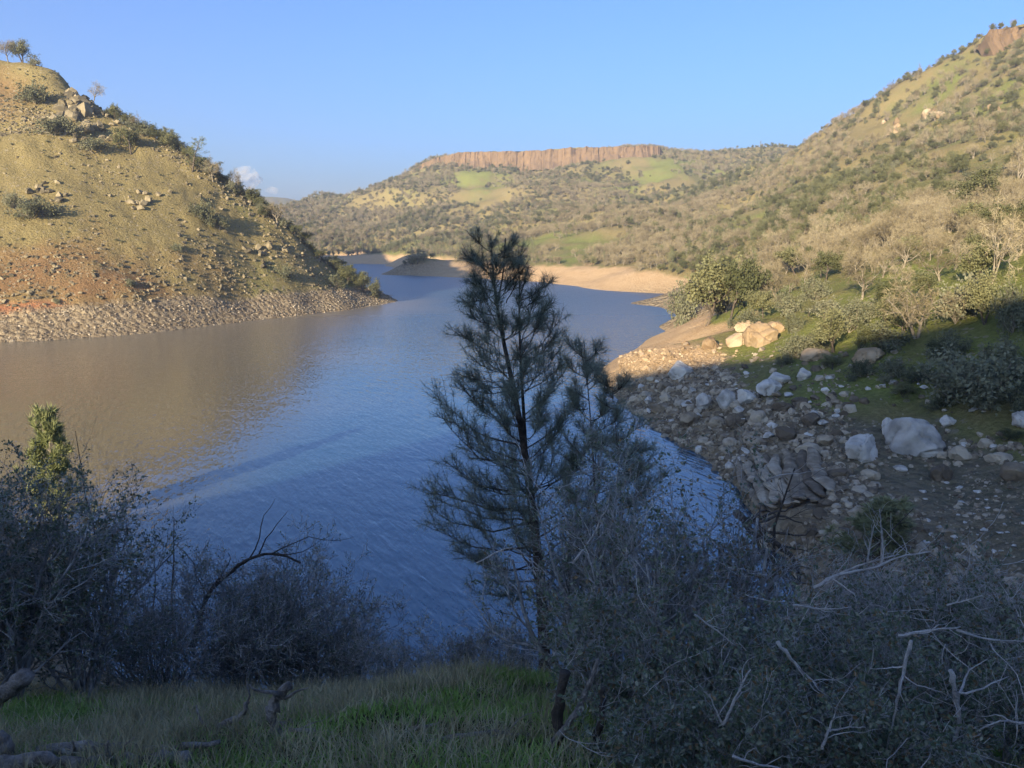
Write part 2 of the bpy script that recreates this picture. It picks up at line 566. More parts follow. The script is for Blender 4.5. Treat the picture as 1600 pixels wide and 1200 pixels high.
gm = math_n(nt, 'MULTIPLY_ADD', gm, 1.6, -.3, clamp=True)
grass = mix(nt, gm, dry, grn)
lush = ramp(nt, n_fine, [(.25, (.14, .165, .035)), (.6, (.215, .24, .06)), (.85, (.27, .27, .09))])
lm = math_n(nt, 'MULTIPLY_ADD', math_n(nt, 'ADD', zone_a[1], math_n(nt, 'MULTIPLY_ADD', n_mid, .9, -.45)), 2.4, -1.75, clamp=True)
grass = mix(nt, lm, grass, lush)
redc = ramp(nt, n_fine, [(.3, (.17, .10, .045)), (.6, (.255, .155, .075)), (.8, (.33, .225, .12))])
rm = math_n(nt, 'MULTIPLY_ADD', math_n(nt, 'ADD', zone_a[2], math_n(nt, 'MULTIPLY_ADD', n_mid, .8, -.4)), 1.3, -.1, clamp=True)
grass = mix(nt, rm, grass, redc)
# bare stones showing through
vs_ = voronoi(nt, pos, .55)
st = math_n(nt, 'MULTIPLY', math_n(nt, 'LESS_THAN', vs_, .27), math_n(nt, 'GREATER_THAN', n_mid, .5))
grass = mix(nt, math_n(nt, 'MULTIPLY', st, .75), grass, (.3, .25, .17))
# drawn-down ring: rubble or tan silt
cell = voronoi(nt, pos, 1.1, 'F1', "Color")
sepc = N(nt, "ShaderNodeSeparateColor"); nt.links.new(cell, sepc.inputs[0])
rub = ramp(nt, math_n(nt, 'MULTIPLY_ADD', n_fine, .6, math_n(nt, 'MULTIPLY', sepc.outputs[0], .45)), [(.2, (.14, .105, .065)), (.5, (.245, .19, .12)), (.8, (.35, .285, .19))])
tanc = ramp(nt, math_n(nt, 'MULTIPLY_ADD', n_mid, .6, math_n(nt, 'MULTIPLY', n_fine, .4)), [(.3, (.40, .26, .135)), (.5, (.51, .35, .195)), (.75, (.60, .45, .28))])
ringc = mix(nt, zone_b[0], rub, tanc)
beachc = ramp(nt, math_n(nt, 'MULTIPLY_ADD', n_fine, .6, math_n(nt, 'MULTIPLY', n_mid, .4)), [(.3, (.09, .09, .05)), (.46, (.165, .145, .09)), (.6, (.25, .205, .135)), (.8, (.34, .29, .21))])
ringc = mix(nt, zone_c[1], ringc, beachc)
col = mix(nt, zone_a[0], grass, ringc)
col = mix(nt, zone_b[2], col, ramp(nt, n_fine, [(.3, (.33, .13, .06)), (.7, (.5, .24, .12))]))
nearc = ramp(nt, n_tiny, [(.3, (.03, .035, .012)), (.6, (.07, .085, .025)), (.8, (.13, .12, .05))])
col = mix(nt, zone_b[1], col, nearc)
nt.links.new(col, b.inputs["Base Color"])
b.inputs["Roughness"].default_value = .95
b.inputs["Specular IOR Level"].default_value = .1
hgt = math_n(nt, 'ADD', math_n(nt, 'MULTIPLY', n_fine, .8), math_n(nt, 'MULTIPLY', math_n(nt, 'MULTIPLY', vs_, -1.2), math_n(nt, 'MULTIPLY', zone_a[0], math_n(nt, 'SUBTRACT', 1.0, zone_b[0]))))
bn = N(nt, "ShaderNodeBump", i_Strength=1.0, i_Distance=1.3)
nt.links.new(hgt, bn.inputs["Height"])
nt.links.new(bn.outputs[0], b.inputs["Normal"])
M_ground = mt

tme = mesh_from("terrain", TV, TF, M_ground, smooth_shade=True)
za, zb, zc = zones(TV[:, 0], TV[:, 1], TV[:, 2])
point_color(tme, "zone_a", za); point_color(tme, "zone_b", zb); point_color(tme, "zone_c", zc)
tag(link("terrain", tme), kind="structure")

# ------------------------------------------------------------------ lake
mw, nt, b = new_mat("lake_water")
geo = N(nt, "ShaderNodeNewGeometry"); pos = geo.outputs["Position"]
def rot_scaled(ang, sx, sy):
    mp = N(nt, "ShaderNodeMapping")
    mp.vector_type = 'POINT'
    mp.inputs["Rotation"].default_value = (0, 0, ang)
    mp.inputs["Scale"].default_value = (1, 1, 1)
    nt.links.new(pos, mp.inputs["Vector"])
    m2 = N(nt, "ShaderNodeMapping")
    m2.inputs["Scale"].default_value = (sx, sy, 1)
    nt.links.new(mp.outputs[0], m2.inputs["Vector"])
    return m2.outputs[0]
ang = math.radians(-29)
w1 = noise(nt, rot_scaled(ang, 1.0, .2), 1.15, 2, .5, .3)
w2 = noise(nt, rot_scaled(ang + .35, 1.0, .3), 2.1, 2, .5, .3)
w3 = noise(nt, rot_scaled(ang - .5, 1.0, .5), .35, 2, .5)
hh = math_n(nt, 'ADD', math_n(nt, 'ADD', w1, math_n(nt, 'MULTIPLY', w2, .35)), math_n(nt, 'MULTIPLY', w3, .8))
at_ = N(nt, "ShaderNodeAttribute", attribute_name="mud")
sp_ = N(nt, "ShaderNodeSeparateColor"); nt.links.new(at_.outputs["Color"], sp_.inputs[0])
bn = N(nt, "ShaderNodeBump", i_Distance=.20)
nt.links.new(hh, bn.inputs["Height"])
nt.links.new(math_n(nt, 'MULTIPLY_ADD', sp_.outputs[1], .9, .1), bn.inputs["Strength"])
gl = N(nt, "ShaderNodeTexNoise", i_Scale=3.6, i_Detail=1.5)
nt.links.new(rot_scaled(ang, 1.0, .45), gl.inputs["Vector"])
v1 = N(nt, "ShaderNodeVectorMath", operation='SUBTRACT'); nt.links.new(gl.outputs["Color"], v1.inputs[0]); v1.inputs[1].default_value = (.5, .5, .5)
v2 = N(nt, "ShaderNodeVectorMath", operation='MULTIPLY'); nt.links.new(v1.outputs[0], v2.inputs[0]); v2.inputs[1].default_value = (.6, .6, 0)
v3 = N(nt, "ShaderNodeVectorMath", operation='SCALE'); nt.links.new(v2.outputs[0], v3.inputs[0])
nt.links.new(math_n(nt, 'MULTIPLY_ADD', sp_.outputs[2], 1.5, .12), v3.inputs["Scale"])
v4 = N(nt, "ShaderNodeVectorMath", operation='ADD'); nt.links.new(v3.outputs[0], v4.inputs[0]); v4.inputs[1].default_value = (0, 0, 1)
v5 = N(nt, "ShaderNodeVectorMath", operation='NORMALIZE'); nt.links.new(v4.outputs[0], v5.inputs[0])
nt.links.new(v5.outputs[0], bn.inputs["Normal"])
nt.links.new(bn.outputs[0], b.inputs["Normal"])
nb = noise(nt, pos, .03, 3)
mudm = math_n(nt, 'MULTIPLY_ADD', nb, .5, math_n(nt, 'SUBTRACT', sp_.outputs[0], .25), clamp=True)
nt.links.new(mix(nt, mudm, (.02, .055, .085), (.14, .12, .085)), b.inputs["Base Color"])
nt.links.new(math_n(nt, "MULTIPLY_ADD", sp_.outputs[2], .30, .06), b.inputs["Roughness"])
b.inputs["IOR"].default_value = 1.78
def lake_mesh():
    th = np.radians(np.arange(-60, 60.01, .75))
    r = np.exp(np.arange(math.log(25), math.log(1500), .03))
    R, T = np.meshgrid(r, th, indexing='ij')
    X, Y = R * np.sin(T), R * np.cos(T)
    n1, n2 = R.shape
    idx = np.arange(n1 * n2).reshape(n1, n2)
    q = np.stack([idx[:-1, :-1], idx[1:, :-1], idx[1:, 1:], idx[:-1, 1:]], -1).reshape(-1, 4)
    hb = base_height(X, Y).ravel()
    q = q[hb[q].min(1) < 1.5]
    V = np.stack([X.ravel(), Y.ravel(), np.zeros(X.size)], -1)
    x, y = V[:, 0], V[:, 1]
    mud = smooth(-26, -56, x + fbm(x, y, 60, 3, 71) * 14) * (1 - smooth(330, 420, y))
    line = smooth(70, 420, np.hypot(x, y))
    chop = 1 - .25 * mud
    chop *= np.clip(.75 + fbm(x, y * .5, 50, 3, 75) * 1.2, .3, 1.2)
    return V, q, np.stack([mud, chop, line], -1)
LV, LF, LM = lake_mesh()
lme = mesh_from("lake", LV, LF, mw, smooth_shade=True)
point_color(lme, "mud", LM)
tag(link("lake", lme), kind="structure")

# ------------------------------------------------------------------ mesa cliffs of basalt columns
M_cliff = None
mc, nt, b = new_mat("columnar_basalt")
geo = N(nt, "ShaderNodeNewGeometry"); pos = geo.outputs["Position"]
mp = N(nt, "ShaderNodeMapping"); mp.inputs["Scale"].default_value = (1, 1, .12); nt.links.new(pos, mp.inputs[0])
f = math_n(nt, 'MULTIPLY_ADD', noise(nt, mp.outputs[0], .16, 5, .7), .6, math_n(nt, 'MULTIPLY', noise(nt, mp.outputs[0], .03, 4), .4))
nt.links.new(ramp(nt, f, [(.3, (.085, .056, .033)), (.46, (.13, .085, .047)), (.6, (.18, .115, .06)), (.75, (.26, .175, .1))]), b.inputs["Base Color"])
b.inputs["Roughness"].default_value = .95
M_cliff = mc

def cliff(name, pts, back, step, depth, seed, drop=.004, skew=0.0, rag=.5):
    """pts: list of (px, top row, foot row, Y); broken columnar wall with talus at its foot and a cap running back"""
    rs = np.random.RandomState(seed)
    tops = np.array([at(p[0], p[1], p[3]) for p in pts]); foots = np.array([at(p[0], p[2], p[3]) for p in pts])
    seg = np.concatenate([[0], np.cumsum(np.linalg.norm(np.diff(tops[:, :2], axis=0), axis=1))])
    nc = int(seg[-1] / step)
    s = np.linspace(0, seg[-1], nc)
    top = np.stack([np.interp(s, seg, tops[:, k]) for k in range(3)], -1)
    foot = np.stack([np.interp(s, seg, foots[:, k]) for k in range(3)], -1)
    foot[:, 2] += (top[:, 2] - foot[:, 2]) * .24
    hgt = (top[:, 2] - foot[:, 2])
    foot[:, 2] += fbm(s, s * 0, step * 14, 4, seed + 4, .6) * hgt * .55
    notch = np.clip(fbm(s, s * 0 + 9, step * 9, 3, seed + 7) * 2.2 - .25, 0, 1)
    topj = fbm(s, s * 0 + 3, step * 6, 4, seed + 2, .65) * depth * rag - notch * hgt * .16
    bays = fbm(s, s * 0, step * 26, 4, seed, .6) * depth * 9 - notch * depth * 3
    rows = []
    for k, t in enumerate(np.concatenate([[-.5], np.linspace(0, 1, 11)])):
        p = foot + (top - foot) * t
        if k == 0: p[:, 2] = foot[:, 2] - 16
        col_ = fbm(s, s * 0 + t * hgt * .12, step * 2.6, 3, seed + 11, .7) * depth * 1.7          # columns run on from row to row
        brk = fbm(s, s * 0 + t * hgt, step * 7, 4, seed + 13, .6) * depth * 2.2                   # broken ledges
        lean = (1 - t) ** 2 * depth * 2.2
        p[:, 1] -= bays + col_ + brk + lean + (8 * depth if k == 0 else 0)
        p[:, 2] += topj * max(t, 0)
        rows.append(p)
    for d_ in back:
        p = top.copy(); p[:, :2] *= (1 + d_ / p[:, 1])[:, None]; p[:, 0] += d_ * skew; p[:, 2] += topj * .3 - d_ * drop; rows.append(p)
    p = rows[-1].copy(); p[:, 2] -= 60; rows.append(p)
    V = np.stack(rows); nr, ncol, _ = V.shape
    idx = np.arange(nr * ncol).reshape(nr, ncol)
    q = np.stack([idx[:-1, :-1], idx[:-1, 1:], idx[1:, 1:], idx[1:, :-1]], -1).reshape(-1, 4)
    mi = np.repeat(np.where(np.arange(nr - 1) < 11, 0, 1), ncol - 1)
    return link(name, mesh_from(name, V.reshape(-1, 3), q, [M_cliff, M_plateau], mi))
M_plateau = simple_mat("plateau_grass", [(.2, (.12, .11, .045)), (.6, (.2, .18, .075)), (.9, (.28, .22, .11))], .05)
mesa_pts = [(646, 267, 275, 1540), (656, 258, 272, 1525), (672, 249, 268, 1515), (690, 244.5, 264, 1508), (706, 241, 262, 1500), (720, 237, 260, 1495), (760, 236.5, 259, 1490), (800, 236, 260, 1485), (848, 234.5, 259, 1475),
            (858, 232.5, 257, 1468), (885, 230.5, 254, 1465), (905, 229, 253, 1462), (940, 229.5, 251, 1465), (985, 228.5, 246, 1470), (1024, 228.5, 244, 1484), (1034, 233, 246, 1500)]
tag(cliff("mesa_cliff", mesa_pts, (6, 60, 300), 2.2, 1.7, 3, rag=1.3), "long flat topped cliff of reddish brown basalt columns crowning the far mesa", "cliff")
knob_pts = [(1522, 78, 82, 705), (1528, 69, 79, 700), (1533, 58, 76, 695), (1541, 50, 76, 690), (1556, 46, 74, 686), (1575, 42, 72, 682), (1592, 40, 70, 684), (1612, 36, 66, 690), (1660, 22, 52, 690), (1720, 8, 34, 690)]
tag(cliff("hilltop_cliff", knob_pts, (4, 20, 40), 1.3, 1.3, 8, .02, .35, 1.2), "short brown basalt cliff at the summit of the right hillside", "cliff")

# ------------------------------------------------------------------ haze
mh = bpy.data.materials.new("haze"); mh.use_nodes = True
nh = mh.node_tree
nh.nodes.remove(nh.nodes["Principled BSDF"])
pv = nh.nodes.new("ShaderNodeVolumePrincipled")
pv.inputs["Color"].default_value = (.80, .88, 1.0, 1)
pv.inputs["Density"].default_value = HAZE
pv.inputs["Anisotropy"].default_value = .3
nh.links.new(pv.outputs[0], nh.nodes["Material Output"].inputs["Volume"])
# ------------------------------------------------------------------ plant kit
def tubes(polys, sides=4, cap=False):
    """polys: list of (pts (k,3), radii (k,)) -> verts, quads (tapered tubes)"""
    Vs, Fs, base = [], [], 0
    ang = np.arange(sides) / sides * 2 * math.pi
    ca, sa = np.cos(ang), np.sin(ang)
    for pts, rad in polys:
        pts = np.asarray(pts, float); rad = np.asarray(rad, float)
        k = len(pts)
        d = np.empty_like(pts)
        d[1:-1] = pts[2:] - pts[:-2]; d[0] = pts[1] - pts[0]; d[-1] = pts[-1] - pts[-2]
        d /= np.linalg.norm(d, axis=1)[:, None] + 1e-9
        ref = np.array((0., 0., 1.)) if abs(d[:, 2]).mean() < .8 else np.array((1., 0., 0.))
        u = np.cross(d, ref); u /= np.linalg.norm(u, axis=1)[:, None] + 1e-9
        w = np.cross(d, u)
        ring = pts[:, None, :] + rad[:, None, None] * (u[:, None, :] * ca[None, :, None] + w[:, None, :] * sa[None, :, None])
        Vs.append(ring.reshape(-1, 3))
        i = np.arange(k - 1)[:, None] * sides + np.arange(sides)[None, :]
        j = np.arange(k - 1)[:, None] * sides + (np.arange(sides)[None, :] + 1) % sides
        Fs.append(np.stack([i, j, j + sides, i + sides], -1).reshape(-1, 4) + base)
        if cap:
            for e, s_ in ((0, 1), (k - 1, -1)):
                Vs.append(pts[e:e + 1] - d[e] * rad[e] * .15 * s_)
                c = base + k * sides + (0 if e == 0 else 1)
                a = base + e * sides + np.arange(sides); b_ = base + e * sides + (np.arange(sides) + 1) % sides
                tri = np.stack([a, b_, np.full(sides, c), np.full(sides, c)], -1)
                Fs.append(tri if s_ < 0 else tri[:, [1, 0, 2, 3]])
            base += 2
        base += k * sides
    F = np.concatenate(Fs)
    if cap:
        tri = F[:, 2] == F[:, 3]
        return np.concatenate(Vs), [F[~tri], F[tri][:, :3]]
    return np.concatenate(Vs), F

def unit(v): return v / (np.linalg.norm(v, axis=-1, keepdims=True) + 1e-9)

def blades(roots, dirs, length, width, rs, curl=0.0):
    """thin tapered triangles: needles, twigs, grass"""
    n = len(roots)
    dirs = unit(dirs)
    side = unit(np.cross(dirs, rs.normal(size=(n, 3))))
    length = np.broadcast_to(length, n)[:, None]; width = np.broadcast_to(width, n)[:, None]
    tip = roots + dirs * length
    if curl: tip[:, 2] -= curl * length[:, 0]
    V = np.stack([roots - side * width / 2, roots + side * width / 2, tip], 1).reshape(-1, 3)
    return V, np.arange(3 * n).reshape(n, 3)

def leaves(cent, size, rs, up=0.3, aspect=.55, dirs=None):
    """kite shaped leaves folded on nothing, two triangles each"""
    n = len(cent)
    a = unit(rs.normal(size=(n, 3)) + (dirs * 1.0 if dirs is not None else 0))
    nn = unit(rs.normal(size=(n, 3)) + np.array((0, 0, up)) * 2)
    b_ = unit(np.cross(nn, a))
    size = np.broadcast_to(size, n)[:, None] * (.6 + .8 * rs.rand(n, 1))
    nrm = np.cross(a, b_)
    V = np.stack([cent, cent + a * size * .5 + b_ * size * aspect * .5 + nrm * size * .06, cent + a * size, cent + a * size * .5 - b_ * size * aspect * .5 + nrm * size * .06], 1).reshape(-1, 3)
    return V, np.arange(4 * n).reshape(n, 4)

def wander(p, d, length, k, rs, bend=.25, lift=0.0, droop=0.0):
    pts = [np.array(p, float)]
    d = unit(np.array(d, float))
    for i in range(k):
        d = unit(d + rs.normal(size=3) * bend + np.array((0, 0, lift - droop * i / k)))
        pts.append(pts[-1] + d * (length / k))
    return np.array(pts), d

def side_dir(d, rs, spread):
    v = unit(np.cross(d, rs.normal(size=3)))
    return unit(d * math.cos(spread) + v * math.sin(spread))

def skeleton(rs, trunk, r0, levels, taper=.35):
    """trunk: list of starting (p, d, length, r). levels: list of dicts n, len, spread, bend, lift, k, from_
    returns polylines per level and the tips (p, d) of the last one"""
    out = []
    cur = []
    for p, d, ln, r, kw in trunk:
        pts, dd = wander(p, d, ln, kw.get('k', 6), rs, kw.get('bend', .15), kw.get('lift', .05))
        cur.append((pts, np.linspace(r, r * taper, len(pts))))
    out.append(cur)
    for lv in levels:
        nxt = []
        for pts, rad in cur:
            k = len(pts)
            for c in range(lv['n'] + rs.randint(0, 2)):
                t = lv.get('from_', .35) + (1 - lv.get('from_', .35)) * (c + rs.rand()) / (lv['n'] + .5)
                t = min(t, .999) * (k - 1); i = int(t); f = t - i
                p = pts[i] + (pts[i + 1] - pts[i]) * f
                r = (rad[i] + (rad[i + 1] - rad[i]) * f) * lv.get('rr', .6)
                d = side_dir(unit(pts[i + 1] - pts[i]), rs, lv['spread'] * (.7 + .6 * rs.rand()))
                ln = lv['len'] * (.65 + .7 * rs.rand()) * (1 - lv.get('short', .35) * t / (k - 1))
                q, _ = wander(p, d, ln, lv.get('k', 4), rs, lv.get('bend', .22), lv.get('lift', .06))
                nxt.append((q, np.linspace(r, r * lv.get('taper', .35), len(q))))
        out.append(nxt)
        cur = nxt
    return out

def poly_points(polys, per, rs, lo=.3):
    P, D = [], []
    for pts, _ in polys:
        k = len(pts) - 1
        t = (lo + (1 - lo) * rs.rand(per)) * k
        i = np.minimum(t.astype(int), k - 1)
        P.append(pts[i] + (pts[i + 1] - pts[i]) * (t - i)[:, None]); D.append(unit(pts[i + 1] - pts[i]))
    return np.concatenate(P), np.concatenate(D)

def join(parts):
    """[(V, F, mat index)] -> V, [F...], mat idx"""
    Vs, quads, tris, qi, ti, base = [], [], [], [], [], 0
    for V, F, m in parts:
        for f in (F if isinstance(F, list) else [F]):
            if f.shape[1] == 4: quads.append(f + base); qi.append(np.full(len(f), m))
            else: tris.append(f + base); ti.append(np.full(len(f), m))
        Vs.append(V); base += len(V)
    Fs, mi = [], []
    if quads: Fs.append(np.concatenate(quads)); mi += qi
    if tris: Fs.append(np.concatenate(tris)); mi += ti
    return np.concatenate(Vs), Fs, np.concatenate(mi)

# ------------------------------------------------------------------ plant materials
M_bark_pale = simple_mat("bark_pale", [(.2, (.13, .11, .08)), (.6, (.24, .205, .155)), (.9, (.34, .30, .24))], 1.2, per_object=.3)
M_bark_dark = simple_mat("bark_dark", [(.2, (.05, .04, .032)), (.6, (.10, .08, .062)), (.9, (.17, .14, .11))], 2.5, bump=.6, bump_scale=14)
M_twig = simple_mat("twig_tan", [(.1, (.14, .115, .065)), (.5, (.225, .187, .112)), (.9, (.30, .255, .16))], .35, per_object=.9, coord='Object')
M_oak_leaf = simple_mat("leaf_olive", [(.1, (.085, .092, .04)), (.5, (.145, .148, .068)), (.9, (.21, .205, .10))], .5, per_object=.8, translucent=.25, rough=.7)
M_grey_leaf = simple_mat("leaf_grey_green", [(.1, (.105, .11, .062)), (.5, (.165, .168, .10)), (.9, (.23, .225, .145))], .5, per_object=.7, translucent=.25, rough=.8)
M_pine_far = simple_mat("needle_grey_green", [(.1, (.12, .135, .065)), (.5, (.185, .20, .10)), (.9, (.25, .255, .14))], .5, per_object=.5, translucent=.2, rough=.8)

def make_bare_oak(seed, h=9.0, detail=1.0):
    rs = np.random.RandomState(seed)
    nst = 1 + (seed % 2)
    trunk = [((0.0, 0, -.4), (rs.normal() * .15, rs.normal() * .15, 1), h * .42, h * .026, dict(k=5, bend=.12)) for _ in range(nst)]
    lv = skeleton(rs, trunk, 0, [dict(n=7 if nst == 1 else 4, len=h * .5, spread=.85, bend=.25, lift=.10, k=5, from_=.45, rr=.65),
                                 dict(n=6, len=h * .24, spread=.8, bend=.28, lift=.05, k=4, from_=.3, rr=.6),
                                 dict(n=4, len=h * .13, spread=.8, bend=.3, lift=.03, k=2, from_=.25, rr=.6)])
    P, D = poly_points(lv[3], int(9 * detail), rs, .1)
    tw = blades(P, D + rs.normal(size=P.shape) * .75, h * .055 * (.5 + rs.rand(len(P))), .035 + .02 * rs.rand(len(P)), rs)
    V1, F1 = tubes(lv[0] + lv[1], 5)
    V2, F2 = tubes(lv[2] + lv[3], 3)
    return (V1, F1), [(V2, F2, 0), (tw[0], tw[1], 1)]

def make_leafy(seed, h=7.0, spread=.75, nleaf=1500, size=.34, low=False):
    rs = np.random.RandomState(seed)
    nst = 3 if low else 1 + seed % 2
    trunk = [((rs.normal() * .1, rs.normal() * .1, -.3), (rs.normal() * (.5 if low else .15), rs.normal() * (.5 if low else .15), 1), h * (.3 if low else .45), h * .022, dict(k=4, bend=.15)) for _ in range(nst)]
    lv = skeleton(rs, trunk, 0, [dict(n=7, len=h * .42, spread=spread, bend=.22, lift=.10, k=4, from_=.25 if low else .4, rr=.6),
                                 dict(n=6, len=h * .22, spread=.85, bend=.25, lift=.04, k=3, from_=.25, rr=.55)])
    P, D = poly_points(lv[2], 10, rs, .15)
    sel = rs.randint(0, len(P), nleaf)
    C = P[sel] + rs.normal(size=(nleaf, 3)) * h * .028
    lf = leaves(C, size, rs, .5, .7)
    V1, F1 = tubes(lv[0] + lv[1], 4)
    return (V1, F1), [(lf[0], lf[1], 1)]

def make_far_pine(seed, h=13.0, dense=1.0):
    rs = np.random.RandomState(seed)
    trunk = [((0.0, 0, -.4), (rs.normal() * .06, rs.normal() * .06, 1), h, h * .018, dict(k=8, bend=.05))]
    lv = skeleton(rs, trunk, 0, [dict(n=int(34 * min(dense, 1.8)), len=h * (.27 if dense == 1 else .40), spread=1.05, bend=.12, lift=.12, k=4, from_=.15 if dense == 1 else .04, rr=.4, short=.75),
                                 dict(n=4, len=h * .09, spread=.7, bend=.2, lift=.1, k=2, from_=.4)], taper=.15)
    P, D = poly_points(lv[2] + lv[1], int(9 * dense), rs, .35)
    nd = blades(P, D * .8 + rs.normal(size=P.shape) * .7 + np.array((0, 0, .25)), .5 * (.6 + .8 * rs.rand(len(P))), .09, rs)
    V1, F1 = tubes(lv[0], 6)
    V2, F2 = tubes(lv[1], 3)
    return (V1, F1), [(V2, F2, 0), (nd[0], nd[1], 1)]

PROTO = {}
def add_proto(kind, builder, bark, leaf, seeds, **kw):
    PROTO[kind] = []
    for s in seeds:
        (V1, F1), crown = builder(s, **kw)
        trunk_me = mesh_from("trunk", V1, F1, bark, smooth_shade=True)
        V, F, mi = join(crown)
        crown_me = mesh_from("crown", V, F, [bark, leaf], mi)
        V, F, mi = join([(V1, F1, 0)] + crown)
        whole = mesh_from(kind, V, F, [bark, leaf], mi)
        hz = V[:, 2].max()
        wd = np.percentile(np.hypot(V[:, 0], V[:, 1]), 95) * 2
        PROTO[kind].append((trunk_me, crown_me, whole, hz, wd))
add_proto("bare_oak", make_bare_oak, M_bark_pale, M_twig, (1, 2, 3, 4))
add_proto("leafy_oak", make_leafy, M_bark_dark, M_oak_leaf, (11, 12, 13, 14), h=7.5, nleaf=4600, size=.20)
add_proto("grey_bush", make_leafy, M_bark_pale, M_grey_leaf, (21, 22, 23, 24), h=3.6, spread=.95, nleaf=2800, size=.14, low=True)
add_proto("foothill_pine", make_far_pine, M_bark_dark, M_pine_far, (31, 32, 33))
add_proto("dense_pine", make_far_pine, M_bark_dark, M_pine_far, (41, 42), h=7.0, dense=3.2)
M_pine_sun = simple_mat("needle_sunlit", [(.1, (.15, .17, .07)), (.5, (.23, .255, .11)), (.9, (.30, .32, .16))], .5, translucent=.4, rough=.8)  # paler needles for the pine in sun, sunlight put into the colour
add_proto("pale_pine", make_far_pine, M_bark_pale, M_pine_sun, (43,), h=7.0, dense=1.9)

# ------------------------------------------------------------------ rocks
M_granite = simple_mat("granite", [(.15, (.24, .225, .20)), (.45, (.42, .395, .355)), (.8, (.56, .53, .48))], .9, bump=.5, bump_scale=5, per_object=.3, coord='Object', detail=7)
M_rock = simple_mat("rubble_stone", [(.1, (.11, .085, .058)), (.5, (.22, .175, .12)), (.9, (.37, .315, .235))], .8, bump=.5, bump_scale=5, per_object=1.0, detail=6)
M_tanrock = simple_mat("tan_stone", [(.1, (.17, .118, .068)), (.5, (.27, .195, .118)), (.9, (.37, .285, .19))], .8, bump=.5, bump_scale=5, per_object=.9, detail=6)
M_lichen = simple_mat("lichen_stone", [(.1, (.065, .056, .038)), (.5, (.145, .12, .075)), (.9, (.26, .215, .135))], .8, bump=.5, bump_scale=5, per_object=.8, detail=6)

def rock_verts(seed, npts=26, flat=.75):
    rs = np.random.RandomState(seed)
    bm = bmesh.new()
    P = unit(rs.normal(size=(npts, 3))) * (.75 + .35 * rs.rand(npts, 1)) * np.array((1, .7 + .3 * rs.rand(), flat))
    for p in P: bm.verts.new(p)
    r = bmesh.ops.convex_hull(bm, input=bm.verts)
    loose = [v for v in bm.verts if not v.link_faces]
    bmesh.ops.delete(bm, geom=loose, context='VERTS')
    bm.verts.index_update()
    V = np.array([v.co[:] for v in bm.verts]); F = np.array([[v.index for v in f.verts] for f in bm.faces])
    bm.free()
    return V, F
ROCKS = {}
for key, m in (("rubble", M_rock), ("tan", M_tanrock), ("lichen", M_lichen), ("granite", M_granite)):
    ROCKS[key] = [mesh_from("stone", *rock_verts(100 + i, 14 + 3 * (i % 4), .6 + .1 * (i % 3)), m) for i in range(7)]

def big_rock(seed, m, flat=.8, rough=.10, cuts=3):
    """large weathered boulder: rounded, faceted by a few joint planes"""
    rs = np.random.RandomState(seed)
    bm = bmesh.new()
    bmesh.ops.create_icosphere(bm, subdivisions=5, radius=1)
    V = np.array([v.co[:] for v in bm.verts]); F = np.array([[v.index for v in f.verts] for f in bm.faces])
    bm.free()
    V *= np.array((1, .8 + .2 * rs.rand(), flat))
    for _ in range(cuts * 4):
        nrm = unit(rs.normal(size=3) * np.array((1, 1, .7))); d = .58 + .3 * rs.rand()
        s = V @ nrm
        V = V - nrm * (np.maximum(s - d, 0) * .92)[:, None]
    r = fbm(V[:, 0] * 3 + seed * 7 + V[:, 2], V[:, 1] * 3 + V[:, 2] * 2.3, 1.6, 5, seed, .6)
    V *= (1 + r * rough * 1.8)[:, None]
    for _ in range(3):        # joints opened by weather
        nrm = unit(rs.normal(size=3) * np.array((1, 1, .35))); d = rs.uniform(-.45, .45)
        s = V @ nrm - d + fbm(V[:, 0] * 2 + seed, V[:, 2] * 2 + V[:, 1], .8, 3, seed + 5) * .22
        V *= (1 - .16 * np.exp(-(s / .028) ** 2) - .03 * (s > 0))[:, None]
    return mesh_from("boulder", V, F, m, smooth_shade=True)

# ------------------------------------------------------------------ scatter kit
bin_col = bpy.data.collections.new("scatter_sources")     # not linked to the scene
def source_collection(name, meshes):
    c = bpy.data.collections.new(name)
    for i, me in enumerate(meshes):
        o = bpy.data.objects.new("%s_source" % name, me)
        c.objects.link(o)
    return c

